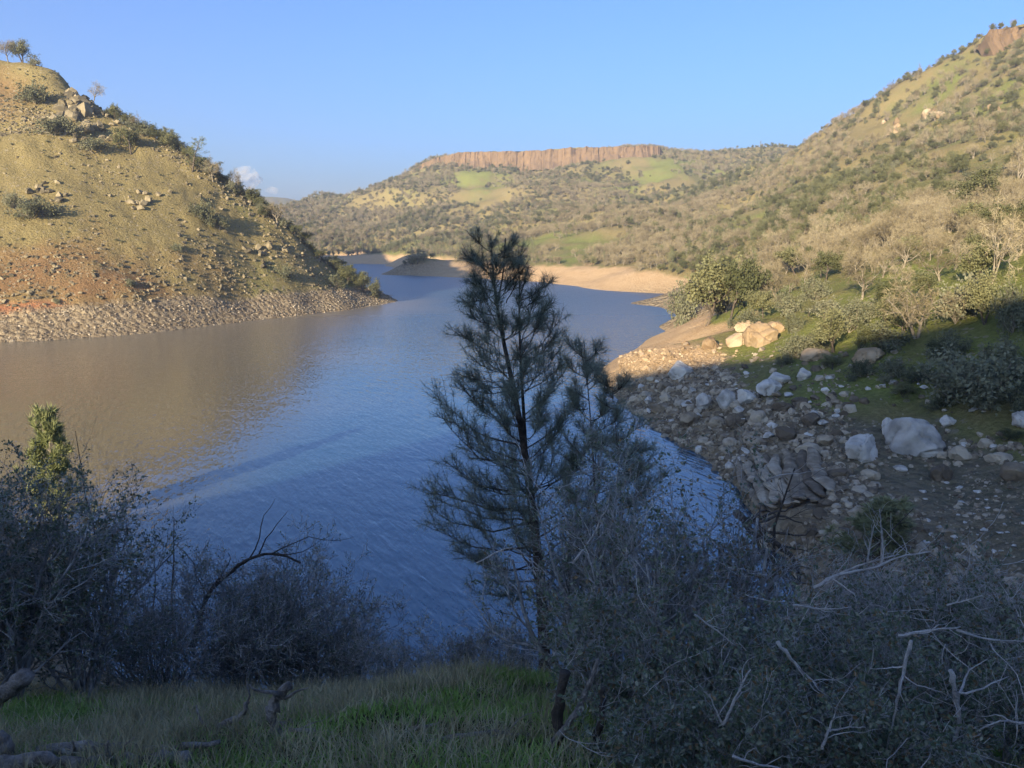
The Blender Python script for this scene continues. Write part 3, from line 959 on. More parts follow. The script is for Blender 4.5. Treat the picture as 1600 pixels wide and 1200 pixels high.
def scatter(name, meshes, P, S, kind="stuff", tilt=0.0, rs=RS):
    """one object: copies of the meshes on the points P with sizes S"""
    n = len(P)
    if n == 0: return None
    me = bpy.data.meshes.new(name)
    me.vertices.add(n)
    me.vertices.foreach_set("co", np.asarray(P, np.float32).ravel())
    a = me.attributes.new("size", 'FLOAT', 'POINT'); a.data.foreach_set("value", np.asarray(S, np.float32))
    rot = np.zeros((n, 3), np.float32); rot[:, 2] = rs.rand(n) * 6.283
    rot[:, :2] = rs.normal(size=(n, 2)) * tilt
    a = me.attributes.new("turn", 'FLOAT_VECTOR', 'POINT'); a.data.foreach_set("vector", rot.ravel())
    a = me.attributes.new("pick", 'INT', 'POINT'); a.data.foreach_set("value", rs.randint(0, len(meshes), n).astype(np.int32))
    o = link(name, me)
    ng = bpy.data.node_groups.new(name, 'GeometryNodeTree')
    ng.interface.new_socket("Geometry", in_out='INPUT', socket_type='NodeSocketGeometry')
    ng.interface.new_socket("Geometry", in_out='OUTPUT', socket_type='NodeSocketGeometry')
    gi, go = ng.nodes.new("NodeGroupInput"), ng.nodes.new("NodeGroupOutput")
    ci = ng.nodes.new("GeometryNodeCollectionInfo")
    ci.inputs["Collection"].default_value = source_collection(name, meshes)
    ci.inputs["Separate Children"].default_value = True
    ip = ng.nodes.new("GeometryNodeInstanceOnPoints")
    ip.inputs["Pick Instance"].default_value = True
    def named(t, nm):
        nn = ng.nodes.new("GeometryNodeInputNamedAttribute"); nn.data_type = t; nn.inputs["Name"].default_value = nm
        return nn.outputs["Attribute"]
    ng.links.new(gi.outputs[0], ip.inputs["Points"])
    ng.links.new(ci.outputs[0], ip.inputs["Instance"])
    ng.links.new(named('INT', "pick"), ip.inputs["Instance Index"])
    e2r = ng.nodes.new("FunctionNodeEulerToRotation")
    ng.links.new(named('FLOAT_VECTOR', "turn"), e2r.inputs[0])
    ng.links.new(e2r.outputs[0], ip.inputs["Rotation"])
    ng.links.new(named('FLOAT', "size"), ip.inputs["Scale"])
    ng.links.new(ip.outputs[0], go.inputs[0])
    md = o.modifiers.new("scatter", 'NODES'); md.node_group = ng
    return tag(o, kind=kind)
# ------------------------------------------------------------------ what grows on the slopes
def polar_points(n, r0, r1, a0, a1, rs):
    r = np.sqrt(r0 * r0 + (r1 * r1 - r0 * r0) * rs.rand(n)); a = np.radians(a0 + (a1 - a0) * rs.rand(n))
    x, y = r * np.sin(a), r * np.cos(a)
    return x, y, height(x, y)

def seen(P, top):
    """is the point `top` metres above P in the frame and in front of the hills"""
    Q = P.copy(); Q[:, 2] += top
    px, py, f = project(Q)
    ok = (f > 1) & (px > -25) & (px < 1625) & (py > -40) & (py < 1225)
    i = np.where(ok)[0]
    t = np.linspace(.08, .97, 36)
    X = Q[i, 0][:, None] * t; Y = Q[i, 1][:, None] * t
    Zr = CAMZ + (Q[i, 2][:, None] - CAMZ) * t
    ok[i] = (base_height(X, Y) < Zr + .4).all(1)
    return ok, px, py, f

KIND_CAT = {"pale_pine": "tree", "dense_pine": "tree", "bare_oak": "tree", "leafy_oak": "tree", "grey_bush": "bush", "foothill_pine": "tree"}
def plant(kind, pos, size, label, group=None, parts=False, var=None, rz=None, squash=1.0, name=None):
    var = RS.randint(len(PROTO[kind])) if var is None else var
    t_me, c_me, w_me, hz, wd = PROTO[kind][var]
    s = size / hz
    rz = RS.rand() * 6.283 if rz is None else rz
    if parts:
        o = thing(name or kind, label, KIND_CAT[kind], pos, rz, group, (s * squash, s * squash, s))
        link("trunk", t_me, o); link("crown", c_me, o)
    else:
        o = tag(link(name or kind, w_me, None, pos, (0, 0, rz), (s * squash, s * squash, s)), label, KIND_CAT[kind], group)
    return o
TAKEN = []
def place(kind, px, base, hpx, label, group=None, parts=True, wpx=None, var=None, rmin=50, sink=.3, name=None, Y=None):
    p = hit(px, base, rmin) if Y is None else None
    while px < 620 and rmin == 150 and np.hypot(p[0], p[1]) > 430 - max(0, px - 100) * .16:   # keep on the near side of the crest
        base += 2
        p = hit(px, base, rmin)
        hpx += 2
    if Y is not None:
        p = at(px, base, Y); p[2] = height(p[0], p[1])[0]
    _, _, f = project(p)
    size = hpx * f / FPX
    var = RS.randint(len(PROTO[kind])) if var is None else var
    _, _, _, hz, wd = PROTO[kind][var]
    sq = 1.0 if wpx is None else min(1.8, max(.5, (wpx * f / FPX) / (wd * size / hz)))
    p[2] -= sink
    TAKEN.append((p[0], p[1], size * .45))
    return plant(kind, p, size, label, group, parts, var, None, sq, name)

# right bank, one by one as in the photograph
place("leafy_oak", 1098, 512, 128, "tall grey green tree on the lit promontory, its crown hanging over the water", wpx=120)
place("leafy_oak", 1140, 505, 112, "broad grey green tree just right of the tallest one on the promontory", wpx=95)
place("grey_bush", 1062, 508, 72, "pale grey bush leaning over the tip of the lit promontory", wpx=60)
place("bare_oak", 1192, 452, 46, "small round bare oak with a pinkish tan crown behind the promontory trees", wpx=62)
place("grey_bush", 1228, 492, 48, "blue green rounded bush on the bright grass above the pale rock face", wpx=52)
place("grey_bush", 1236, 522, 40, "small bush beside the top right corner of the pale rock face", wpx=38)
place("bare_oak", 1550, 445, 150, "tallest bare pale trunked tree on the right hillside", wpx=95)
place("bare_oak", 1588, 300, 95, "pale bare tree at the right edge of the photo, high above the cove", wpx=60)
place("bare_oak", 1432, 532, 100, "spreading bare tan oak just above the edge of the shade", wpx=120)
place("leafy_oak", 1388, 500, 72, "dark leafy oak left of the spreading bare tan oak", wpx=70)
place("bare_oak", 1345, 470, 70, "bare oak with a leaning pale trunk above the bright grass", wpx=80)
place("leafy_oak", 1512, 452, 88, "dark evergreen oak left of the tallest bare tree", wpx=80)
place("grey_bush", 1495, 505, 84, "pale grey green bush between the bare tan oak and the evergreens", wpx=90)
place("leafy_oak", 1540, 505, 92, "deep green oak standing at the sunlit edge of the shade", wpx=75)
place("grey_bush", 1583, 520, 90, "grey green bush at the right edge of the photo beside the deep green oak", wpx=70)
place("grey_bush", 1290, 498, 40, "low grey bush on the bright grass below the leaning bare oak", wpx=70)
place("grey_bush", 1250, 556, 46, "olive bush at the foot of the bright grass, on the shade line", wpx=60)
place("grey_bush", 1330, 520, 50, "grey bush left of the spreading bare tan oak, at its foot", wpx=70)
place("grey_bush", 1385, 545, 46, "tan twiggy bush below the spreading bare oak, half in shade", wpx=80)
place("grey_bush", 1275, 470, 44, "olive bush in the middle of the bright grass", wpx=54)
place("leafy_oak", 1290, 440, 54, "dark round oak on the upper rim of the bright grass", wpx=64)
place("leafy_oak", 1245, 430, 52, "dark oak above the blue green bush", wpx=60)
place("leafy_oak", 1530, 330, 70, "dark leafy oak up the slope from the tallest bare tree", wpx=80)
place("leafy_oak", 1590, 375, 66, "dark leafy oak under the pale bare tree at the right edge", wpx=70)
place("bare_oak", 1470, 440, 70, "bare oak upslope of the spreading tan oak", wpx=85)
place("bare_oak", 1410, 420, 66, "bare oak with a forked trunk in the middle of the lower right woods", wpx=80)
place("grey_bush", 1500, 622, 84, "smaller dim grey thicket in the shade above the great pale boulder", wpx=130, name="thicket")
place("grey_bush", 1545, 650, 112, "larger dim grey thicket in the shade at the right of the pale boulder", wpx=165, name="thicket")
place("grey_bush", 1592, 600, 60, "dim grey bush in shade at the right edge above the boulders", wpx=80)
place("grey_bush", 1440, 600, 36, "low dim bush in shade on the dark green turf", wpx=60)
place("dense_pine", 1360, 878, 122, "dense dark blue green young pine on the shaded beach", wpx=112, var=0, name="young_pine")
for k, (qx, qy, h_, w_, t_) in enumerate([(1300, 582, 30, 46, "beside the corner boulder"), (1345, 590, 34, 54, "below the tan rock on the shade line"), (1395, 588, 40, 60, "under the spreading tan oak"),
                                         (1450, 565, 44, 62, "above the smaller thicket"), (1490, 560, 50, 66, "under the pale bushes at the shade's edge"), (1560, 575, 54, 70, "above the larger thicket"), (1410, 625, 30, 44, "just above the largest boulder"),
                                         (1600, 640, 50, 60, "at the right edge beside the cut boulder"), (1470, 640, 30, 44, "between the largest boulder and the thickets"), (1575, 690, 26, 40, "above the beach track")]):
    place("grey_bush" if k % 3 else "leafy_oak", qx, qy, h_, "dim grey green bush in the shade " + t_, wpx=w_, name="shade_bush")
# skyline of the right hill and the saddle
for k, (px, py, h, kd) in enumerate([(1502, 86, 14, "leafy_oak"), (1470, 100, 10, "leafy_oak"), (1437, 116, 17, "foothill_pine"), (1420, 124, 13, "leafy_oak"), (1404, 132, 10, "leafy_oak"),
                                     (1380, 150, 9, "leafy_oak"), (1312, 186, 9, "foothill_pine"), (1300, 194, 9, "foothill_pine"), (1180, 236, 9, "foothill_pine"), (1150, 239, 7, "foothill_pine"),
                                     (1090, 241, 7, "foothill_pine"), (1020, 229, 7, "foothill_pine"), (905, 231, 4, "foothill_pine"), (1012, 229, 5, "foothill_pine")]):
    place(kd, px, py + 2, h, ["small dark tree on the skyline nearest the summit cliff", "second small tree on the skyline below the summit cliff", "tallest dark pine on the upper right skyline", "rounded tree just below the tallest skyline pine", "small tree two crowns below the tallest skyline pine", "lone low tree in the middle of the right skyline", "right one of the pair of pines on the lower right skyline", "left one of the pair of pines on the lower right skyline", "right pine on the saddle beside the mesa", "middle pine on the saddle beside the mesa", "left pine on the saddle, next to the mesa's end", "", "", ""][k] if px > 1035 else "tiny dark tree on the flat top of the mesa cliff",
          "trees along the right skyline" if px > 1035 else "trees on the mesa top", parts=False, Y={True: None}.get(px > 1035, 1520))

# left hill, one by one
LH = [("foothill_pine", 300, 268, 56, 44, "tallest pale green tree on the right flank of the left hill"),
      ("bare_oak", 333, 285, 42, 42, "bare pale tree right of the tallest tree on the left hill"),
      ("leafy_oak", 205, 246, 46, 60, "broad olive tree below the rocky crag of the left hill"),
      ("leafy_oak", 262, 222, 26, 24, "dark round tree on the left hill's skyline, right of the crag"),
      ("leafy_oak", 240, 215, 22, 30, "dark bushy tree touching the skyline nearest the crag"),
      ("bare_oak", 215, 192, 20, 26, "small bare tree on the skyline just beyond the crag"),
      ("bare_oak", 145, 152, 28, 34, "pinkish bare tree on the skyline above the crag"),
      ("leafy_oak", 180, 178, 18, 22, "low dark tree on the skyline behind the crag"),
      ("leafy_oak", 36, 100, 38, 40, "dark leaning tree on the summit of the left hill"),
      ("bare_oak", 14, 96, 36, 30, "wispy grey tree at the photo's left edge on the summit"),
      ("grey_bush", 55, 106, 14, 26, "grey bush right of the summit trees of the left hill"),
      ("bare_oak", 365, 296, 36, 26, "slim leafless tree on the skyline in front of the white cloud"),
      ("bare_oak", 395, 312, 22, 22, "small leafless tree on the skyline beside the cloud"),
      ("bare_oak", 433, 352, 38, 44, "dark leafless tree low on the skyline of the left hill"),
      ("leafy_oak", 412, 340, 20, 24, "small dark tree left of the low leafless one on the skyline"),
      ("grey_bush", 20, 328, 32, 40, "blue green bush beside the dark outcrop at the left edge"),
      ("grey_bush", 62, 345, 36, 66, "grey scrub hanging under the dark outcrop on the left hill"),
      ("grey_bush", 278, 393, 18, 22, "single small dark green bush in the middle of the left hill"),
      ("grey_bush", 322, 352, 40, 50, "tall pale bush on the open slope of the left hill"),
      ("grey_bush", 340, 362, 26, 40, "grey bush with a long shadow beside the tall pale bush"),
      ("grey_bush", 62, 170, 40, 60, "wide grey bush left of the rocky crag"),
      ("grey_bush", 95, 215, 36, 70, "sprawling grey bush below the wide one, left of the crag"),
      ("grey_bush", 150, 238, 30, 60, "brown grey bush under the foot of the crag"),
      ("grey_bush", 448, 440, 28, 36, "pale bush above the rubble shore near the point"),
      ("leafy_oak", 545, 446, 36, 34, "olive tree at the low end of the left point"),
      ("leafy_oak", 568, 450, 30, 34, "dark tree at the very tip of the left point"),
      ("grey_bush", 523, 450, 26, 30, "yellowish bush left of the trees on the point"),
      ("leafy_oak", 497, 405, 16, 26, "dark bush on the shaded spine above the point"),
      ("grey_bush", 408, 300 + 30, 16, 22, "grey bush under the skyline beside the cloud"),
      ("grey_bush", 365, 300, 22, 30, "bush at the foot of the slim leafless tree"),
      ("grey_bush", 585, 452, 20, 24, "low bush at the water end of the left point"),
      ("grey_bush", 205, 452, 14, 18, "tiny bush low on the reddish slope"), ("grey_bush", 90, 478, 10, 14, "tiny bush on the orange cut bank")]
for kd, px, by, hp, wp, lab in LH:
    place(kd, px, by, hp, lab, parts=hp > 24, wpx=wp, rmin=150)
# dark scrub on the left hill's crest, bushes added to imitate its shaded edge
r6 = np.random.RandomState(12)
for k in range(120):
    qx = r6.uniform(165, 560)
    rows = np.interp(qx, [p_[0] for p_ in LEFT], [p_[2] for p_ in LEFT])
    t6 = ["by the crag", "below the dark round trees", "by the tallest tree", "beside the cloud", "low down near the point"][int(min(4, (qx - 165) // 79))]
    t6 += [", upper end", ", middle", ", lower end"][int(((qx - 165) % 79) // 26.4)]
    w6 = r6.uniform(9, 26)
    p6 = hit(qx, rows + 5, 150); n6 = np.hypot(p6[0], p6[1])
    if n6 > 430: continue
    p6[:2] *= (n6 + r6.uniform(2, 9)) / n6; p6[2] = height(p6[0], p6[1])[0] - .3
    f6 = project(p6)[2]
    kd6 = "leafy_oak" if r6.rand() < .6 else "grey_bush"
    lab6 = "%s %s bush on the left hill's shaded crest %s" % ("small" if w6 < 14 else "middling" if w6 < 20 else "larger", "dark" if kd6 == "leafy_oak" else "grey", t6)
    o6 = plant(kd6, p6, w6 * f6 / FPX * r6.uniform(.7, 1.1), lab6, lab6, squash=1.3, name="crest_bush")
    o6["category"] = "bush"
# headland
for k, (px, by, hp, wp) in enumerate([(640, 412, 12, 18), (652, 412, 14, 16), (631, 415, 8, 10), (662, 408, 12, 18), (672, 408, 10, 16), (645, 416, 9, 16)]):
    place("leafy_oak", px, by, hp, ["dark tree on the dark end of the low headland", "taller dark tree behind the dark headland tip", "lowest bush at the dark tip of the headland", "dark tree on the middle of the headland mound", "dark tree at the right end of the shaded headland mound", "low dark bush on the water side of the headland"][k], parts=False, wpx=wp, rmin=500)

# the woods: sampled over the ground, the largest kept as single trees, the rest as one mass per kind
rs = np.random.RandomState(5)
x, y, z = polar_points(84000, 95, 1750, -22, 44, rs)
P = np.stack([x, y, z], -1)
r = np.hypot(x, y)
px, py, f = project(P)
A_, B_, C__ = zones(x, y, z)
ok = (z > 8.5) & (A_[:, 0] < .3) & (C__[:, 0] < .5)
meadow = C__[:, 2]
clump = fbm(x, y, 95, 4, 91) + .5 * fbm(x, y, 30, 2, 92)
lower = np.exp(-((py - 370) / 60) ** 2)
dens = .60 + clump * 1.15 + .30 * lower - meadow * 1.6
dens = np.where(r < 210, .85 + clump * .9, dens)
dens = np.where((r < 125), dens * .85, dens)
# the bright turf above the rock face stays open
turf = (np.exp(-(((px - 1235) / 130) ** 2 + ((py - 480) / 45) ** 2)) > .35) & (r < 230)
dens = np.where(turf, dens * .5, dens)
shade_lawn = (py > 545) & (px > 1200) & (r < 120)
ok &= ~shade_lawn & (rs.rand(len(x)) < dens)
for tx, ty, tr in TAKEN:
    ok &= (x - tx) ** 2 + (y - ty) ** 2 > tr * tr
i = np.where(ok)[0]
# thin out trees that stand in each other
P, r, px, py, f = P[i], r[i], px[i], py[i], f[i]
cellid = np.floor(P[:, 0] / 3.7).astype(np.int64) * 100003 + np.floor(P[:, 1] / 3.7).astype(np.int64)
_, first = np.unique(cellid, return_index=True)
P, r, px, py, f = P[first], r[first], px[first], py[first], f[first]
n = len(P)
mixn = fbm(P[:, 0], P[:, 1], 120, 3, 95) + rs.normal(size=n) * .32 - .16 * (f < 190)
bare_bias = .45 * np.exp(-((py - 380) / 70) ** 2) * (f < 900)
kind = np.where(mixn + bare_bias > .12, 0, np.where(mixn > -.18, 2, 1))
kind = np.where((rs.rand(n) < .035) & (f > 250), 3, kind)
kind = np.where((py > 380) & (py < 412) & (px > 480) & (px < 840) & (rs.rand(n) < .5), 3, kind)
names = ["bare_oak", "leafy_oak", "grey_bush", "foothill_pine"]
plural = {"bare_oak": "bare oaks of the woods", "leafy_oak": "leafy oaks of the woods", "grey_bush": "grey bushes of the slopes", "foothill_pine": "foothill pines of the slopes"}
sizes = np.array([6.8, 5.6, 3.9, 8.5])[kind] * (.6 + .75 * rs.rand(n)) * (1 + .1 * (f > 900))
vis, _, _, _ = seen(P, 2.5)
look = {"bare_oak": "bare tan grey oak", "leafy_oak": "dark olive leafy oak", "grey_bush": "pale grey green bush", "foothill_pine": "slender grey green pine"}
MARKS = [(840, 245, "the mesa cliff"), (690, 255, "the left end of the mesa cliff"), (1020, 240, "the right end of the mesa cliff"), (880, 388, "the green meadow"),
         (1000, 440, "the far tan shore"), (720, 425, "the far tan shore's left end"), (1457, 186, "the largest tan outcrop"), (1394, 208, "the smaller tan outcrop"), (1552, 170, "the right edge's outcrop"),
         (1565, 55, "the summit cliff"), (1550, 380, "the tallest bare tree"), (1588, 260, "the right edge's bare tree"), (1432, 485, "the spreading tan oak"), (1105, 440, "the tall promontory trees"),
         (1192, 430, "the round pinkish oak"), (1280, 480, "the bright grass"), (1470, 100, "the right skyline"), (1300, 195, "the lower right skyline"), (1130, 240, "the saddle"), (745, 300, "the pale green glade"),
         (1005, 268, "the mesa's bright glade"), (1330, 290, "the open hillside strip"), (1530, 300, "the dark oak up the slope"), (640, 400, "the dark headland"), (560, 310, "the mesa's left shoulder"),
         (1240, 330, "the right hillside's foot"), (1100, 330, "the valley woods"), (1420, 330, "the right hillside's middle")]
def where_is(px, py, marks=None):
    marks = marks or MARKS
    d = [(px - a) ** 2 + ((py - b_) * 1.4) ** 2 for a, b_, _ in marks]
    k = int(np.argmin(d)); a, b_, t = marks[k]
    dx, dy = px - a, (py - b_) * 1.3
    near = "just " if d[k] < 35 ** 2 else ("well " if d[k] > 95 ** 2 else "")
    h = "right of" if dx > 0 else "left of"; v = "above" if dy < 0 else "below"
    if abs(dx) > 2.2 * abs(dy): return near + h + " " + t
    if abs(dy) > 2.2 * abs(dx): return near + v + " " + t
    return near + v + " and " + h + " " + t if near != "well " else v + " and " + h + " " + t
SIZES = {"bare_oak": ["small", "middling", "large"], "leafy_oak": ["small", "middling", "large"], "grey_bush": ["small", "middling", "large"], "foothill_pine": ["short", "middling", "tall"]}
for k, nm in enumerate(names):
    idx = np.where(kind == k)[0]
    app = np.where(vis[idx], sizes[idx] / f[idx], 0)
    order = idx[np.argsort(-app)]
    cap = 290 if k < 3 else 120
    single = order[:cap]
    single = single[vis[single]]
    rest = np.setdiff1d(idx, single)
    for j in single:
        big = sizes[j] / f[j] * FPX > 42
        q_ = int(np.searchsorted(np.percentile(sizes[single], (33, 67)), sizes[j]))
        lab = "%s %s %s" % (SIZES[nm][q_], look[nm], where_is(px[j], py[j]))
        plant(nm, P[j] - np.array((0, 0, .2)), sizes[j], lab, plural[nm] + ": " + lab, parts=big)
    hz = np.array([p[3] for p in PROTO[nm]]).mean()
    scatter("distant_" + {"bare_oak": "bare_woods", "leafy_oak": "evergreen_woods", "grey_bush": "scrub", "foothill_pine": "pine_woods"}[nm], [p[2] for p in PROTO[nm]],
            P[rest] - np.array((0, 0, .2)), sizes[rest] / hz, rs=rs)
print("woods", n, "bare/leafy/bush/pine", [(kind == k).sum() for k in range(4)])

# scrub on the far left shore slope and on the left hill
x, y, z = polar_points(30000, 950, 1650, -24, -4, rs)
P = np.stack([x, y, z], -1)
ok = (z > 8.5) & (rs.rand(len(x)) < .55 + fbm(x, y, 90, 3, 97))
P = P[ok][:4200]
hz = PROTO["leafy_oak"][0][3]
scatter("far_shore_woods", [p[2] for k in ("leafy_oak", "grey_bush", "bare_oak") for p in PROTO[k][:2]], P, .9 + .5 * rs.rand(len(P)), rs=rs)
x, y, z = polar_points(26000, 215, 420, -42, -8, rs)
P = np.stack([x, y, z], -1)
ppx, ppy, pf = project(P)
ok = (z > 10) & (rs.rand(len(x)) < .07 + .4 * np.clip(fbm(x, y, 30, 3, 98), 0, 1) + .4 * smooth(230, 130, ppy) * (ppx < 330))
scatter("hill_scrub", [p[2] for p in PROTO["grey_bush"]], P[ok], .08 + .36 * rs.rand(ok.sum()) ** 3, rs=rs)

# ------------------------------------------------------------------ stones
def rocks_stuff(name, key, P, S): return scatter(name, ROCKS[key], P, S, tilt=.5, rs=rs)
x, y, z = polar_points(150000, 195, 400, -44, -7.5, rs)
Aa, Bb, Cc = zones(x, y, z)
ok = (z > -.3) & (Aa[:, 0] > .5) & (Cc[:, 0] > .3)
j = np.where(ok)[0][:26000]
rocks_stuff("shore_rubble", "rubble", np.stack([x[j], y[j], z[j]], -1), .06 + .38 * rs.rand(len(j)) ** 6 + .14 * rs.rand(len(j)))
ok = (z > 8) & (Aa[:, 0] < .5) & (rs.rand(len(x)) < np.clip(.12 + .75 * fbm(x, y, 26, 4, 77), 0.01, 1))
j = np.where(ok)[0][:11000]
rocks_stuff("hill_stones", "lichen", np.stack([x[j], y[j], z[j]], -1), .12 + .9 * rs.rand(len(j)) ** 5 + .18 * rs.rand(len(j)))
# right bank
x, y, z = polar_points(60000, 50, 190, 8, 42, rs)
ppx, ppy, pf = project(np.stack([x, y, z], -1))
Aa, Bb, Cc = zones(x, y, z)
promo = Bb[:, 0]
band = Aa[:, 0] > .4
beach = Cc[:, 1]
row2 = np.exp(-((ppy - 702) / 12) ** 2) * (ppx > 1440) + np.exp(-(((ppx - 1300) / 26) ** 2 + ((ppy - 670) / 70) ** 2))
strip = np.exp(-((ppx - 1530 + (ppy - 800) * .25) / 55) ** 2) * smooth(735, 760, ppy)
in_ledge = (((ppx - 1212) / 72) ** 2 + ((ppy - 766) / 62) ** 2) < 1
ok = (z > -.4) & ~in_ledge & (band | (rs.rand(len(x)) < row2 + .10)) & (ppy > 545) & (rs.rand(len(x)) < np.where(beach > .5, .2 + .7 * np.maximum(strip, row2), .62) * (1 - .55 * promo))
j = np.where(ok)[0]
pr = promo[j] > .5
Pj = np.stack([x[j], y[j], z[j]], -1)
Sj = .10 + .75 * rs.rand(len(j)) ** 5 + .22 * rs.rand(len(j))
Sj *= np.where(beach[j] > .5, np.where(ppy[j] < 730, .8, .42), 1)
rocks_stuff("cove_rubble", "rubble", Pj[~pr], Sj[~pr])
rocks_stuff("promontory_rubble", "tan", Pj[pr], Sj[pr] * .8)
def boulder(px, py, wpx, key, label, group=None, hratio=.8, sink=.35, rmin=45, meshes=None, seed=0, name="boulder", rz=None, depth=.85):
    p = hit(px, py, rmin)
    _, _, f = project(p)
    s = wpx * f / FPX / 2
    r2 = np.random.RandomState(seed + int(px * 7 + py))
    me = meshes or ROCKS[key][r2.randint(7)]
    o = link(name, me, None, p + np.array((0, 0, s * hratio * (1 - 2 * sink) * .5)), (r2.normal() * .18, r2.normal() * .18, r2.rand() * 6.28 if rz is None else rz), (s, s * depth, s * hratio))
    return tag(o, label, "rock", group)
GR = [big_rock(200 + i, M_granite, .9, .09, 3) for i in range(4)]
GT = [big_rock(300 + i, M_tanrock, .9, .10, 4) for i in range(3)]
# the great pale boulders
boulder(1347, 712, 66, None, "rounded pale grey boulder, left one of the big pair on the shaded bank", meshes=GR[0], hratio=1.0, sink=.3, rz=.4)
boulder(1425, 702, 100, None, "largest pale grey granite boulder on the shaded bank", meshes=GR[1], hratio=.9, sink=.32, rz=2.2)
boulder(1386, 678, 24, None, "upright pale slab wedged in the gap between the two great pale boulders", meshes=GR[2], hratio=1.7, sink=.1, rz=.2)
boulder(1402, 690, 20, None, "narrow pale stone wedged against the largest boulder", meshes=GR[3], hratio=1.7, sink=.1, rz=1.2)
boulder(1062, 588, 46, None, "rounded pale boulder catching the last sun on the promontory", meshes=GR[0], hratio=.9, sink=.15, rz=2)
boulder(1098, 640, 36, None, "pale upright boulder split by dark joints, left of the jointed ledge", meshes=GR[2], hratio=1.2, sink=.2)
boulder(1135, 632, 40, None, "pale jointed boulder at the left end of the shaded ledge", meshes=GR[1], hratio=1.0, sink=.2)
boulder(1165, 628, 42, None, "squarish grey boulder in the middle of the shaded jointed ledge", meshes=GR[3], hratio=.9, sink=.2)
boulder(1200, 615, 50, None, "grey block at the right end of the shaded jointed ledge", meshes=GR[1], hratio=.7, sink=.25)
boulder(1215, 598, 44, None, "flat grey block upslope of the jointed ledge", meshes=GR[0], hratio=.6, sink=.25)
boulder(1255, 592, 26, None, "single grey boulder at the corner where rubble meets dark grass", meshes=GR[0], hratio=1.0, sink=.1)
boulder(1190, 536, 74, None, "largest sunlit cream slab of the rock face below the promontory trees", meshes=GT[0], hratio=.8, sink=.3, rz=.5)
boulder(1152, 540, 48, None, "left sunlit cream slab of the rock face below the promontory trees", meshes=GT[1], hratio=.8, sink=.3, rz=1.5)
boulder(1212, 520, 36, None, "upper right corner block of the sunlit rock face", meshes=GT[2], hratio=.9, sink=.3, rz=2.5)
boulder(1165, 515, 40, None, "upper left block of the sunlit rock face, in the grass", meshes=GT[2], hratio=.7, sink=.35, rz=.5)
boulder(1110, 545, 40, None, "sunlit tan rock left of the cream rock face", meshes=GT[1], hratio=.8, sink=.3)
boulder(1275, 562, 54, None, "sunlit pinkish rock under the olive bush on the shade line", meshes=GT[2], hratio=.6, sink=.3)
boulder(1358, 562, 60, None, "tan rock at the edge of the shade below the spreading bare oak", meshes=GT[1], hratio=.6, sink=.3)
boulder(1408, 735, 26, None, "small pale slab lying below the largest boulder", meshes=GR[3], hratio=.5, sink=.2)
boulder(1596, 662, 40, None, "grey boulder cut by the right edge of the photo", meshes=GR[2], hratio=.9, sink=.25)
boulder(1480, 662, 30, None, "grey boulder in the grass right of the largest pale boulder", meshes=GR[0], hratio=.8, sink=.25)
boulder(1092, 708, 18, None, "light round stone at the water's edge of the cove", meshes=GR[1], hratio=.9, sink=.1)
SHORE_MARKS = [(1347, 690, "the left great boulder"), (1425, 675, "the largest boulder"), (1062, 570, "the half lit round boulder"), (1140, 620, "the jointed ledge"), (1200, 605, "the ledge's right end"),
               (1255, 580, "the corner boulder"), (1215, 760, "the ribbed rock ledge"), (1080, 690, "the waterline of the cove"), (1000, 625, "the waterline by the pines"), (1250, 660, "the middle of the rubble"),
               (1500, 640, "the grey thicket"), (1360, 810, "the dense young pine"), (1440, 765, "the white pebble patch"), (1530, 800, "the pale stone strip"), (1500, 860, "the foot of the stone strip"), (1580, 720, "the beach track"),
               (1000, 555, "the promontory's lit tip"), (1110, 545, "the sunlit tan rock"), (1560, 690, "the right edge's turf"), (1130, 700, "the bottom of the rubble"), (1290, 620, "the turf's lower corner")]
GB = [big_rock(400 + i, M_rock, .8, .08, 5) for i in range(5)]
r7 = np.random.RandomState(21)
for k, (qx, qy, w) in enumerate([(985, 606, 34), (1010, 618, 40), (1038, 604, 36), (1030, 640, 34), (1062, 630, 30), (1078, 658, 40), (1120, 664, 36), (1150, 660, 44), (1185, 655, 40), (1222, 640, 46), (1250, 628, 34),
                                 (1180, 690, 50), (1140, 695, 34), (1230, 680, 44), (1268, 660, 36), (1290, 690, 40), (1262, 706, 46), (1100, 690, 26), (1310, 740, 44), (1360, 745, 36), (1500, 712, 46), (1560, 716, 52), (1540, 694, 30),
                                 (1470, 745, 60), (1590, 745, 60), (1240, 715, 40)]):
    lab = "%s fractured brown block %s" % ("broad" if w > 42 else "angular" if w > 34 else "small", where_is(qx, qy, SHORE_MARKS))
    boulder(qx, qy + 4, w, None, lab, "blocks: " + lab, r7.uniform(.45, .9), .3, meshes=GB[k % 5], seed=k, rz=r7.rand() * 6, depth=r7.uniform(.6, 1.0))
# scattered single stones of the cove, largest seen first
def lone(key, tone, qx, qy, w, hr, sink, seed):
    word = "small" if w < 11 else ("middling" if w < 17 else "large")
    lab = "%s %s stone %s" % (word, tone, where_is(qx, qy, SHORE_MARKS))
    boulder(qx, qy, w, key, lab, "stones: " + lab, hr, sink, seed=seed, name="stone")
r3 = np.random.RandomState(77)
cnt = 0
while cnt < 110:
    qx, qy = r3.uniform(960, 1330), r3.uniform(585, 760)
    if qx < 960 + (qy - 600) * .95 or ((qx - 1212) / 72) ** 2 + ((qy - 766) / 62) ** 2 < 1 or (qx > 1290 and qy > 690) or (1310 < qx < 1480 and 630 < qy < 725): continue
    wq = r3.uniform(9, 26) * (.75 if qy < 610 else 1); gr_ = r3.rand() >= .6
    lone("granite" if gr_ else "rubble", "grey" if gr_ else "brown", qx, qy, wq, r3.uniform(.55, .95), .25, seed=cnt)
    cnt += 1
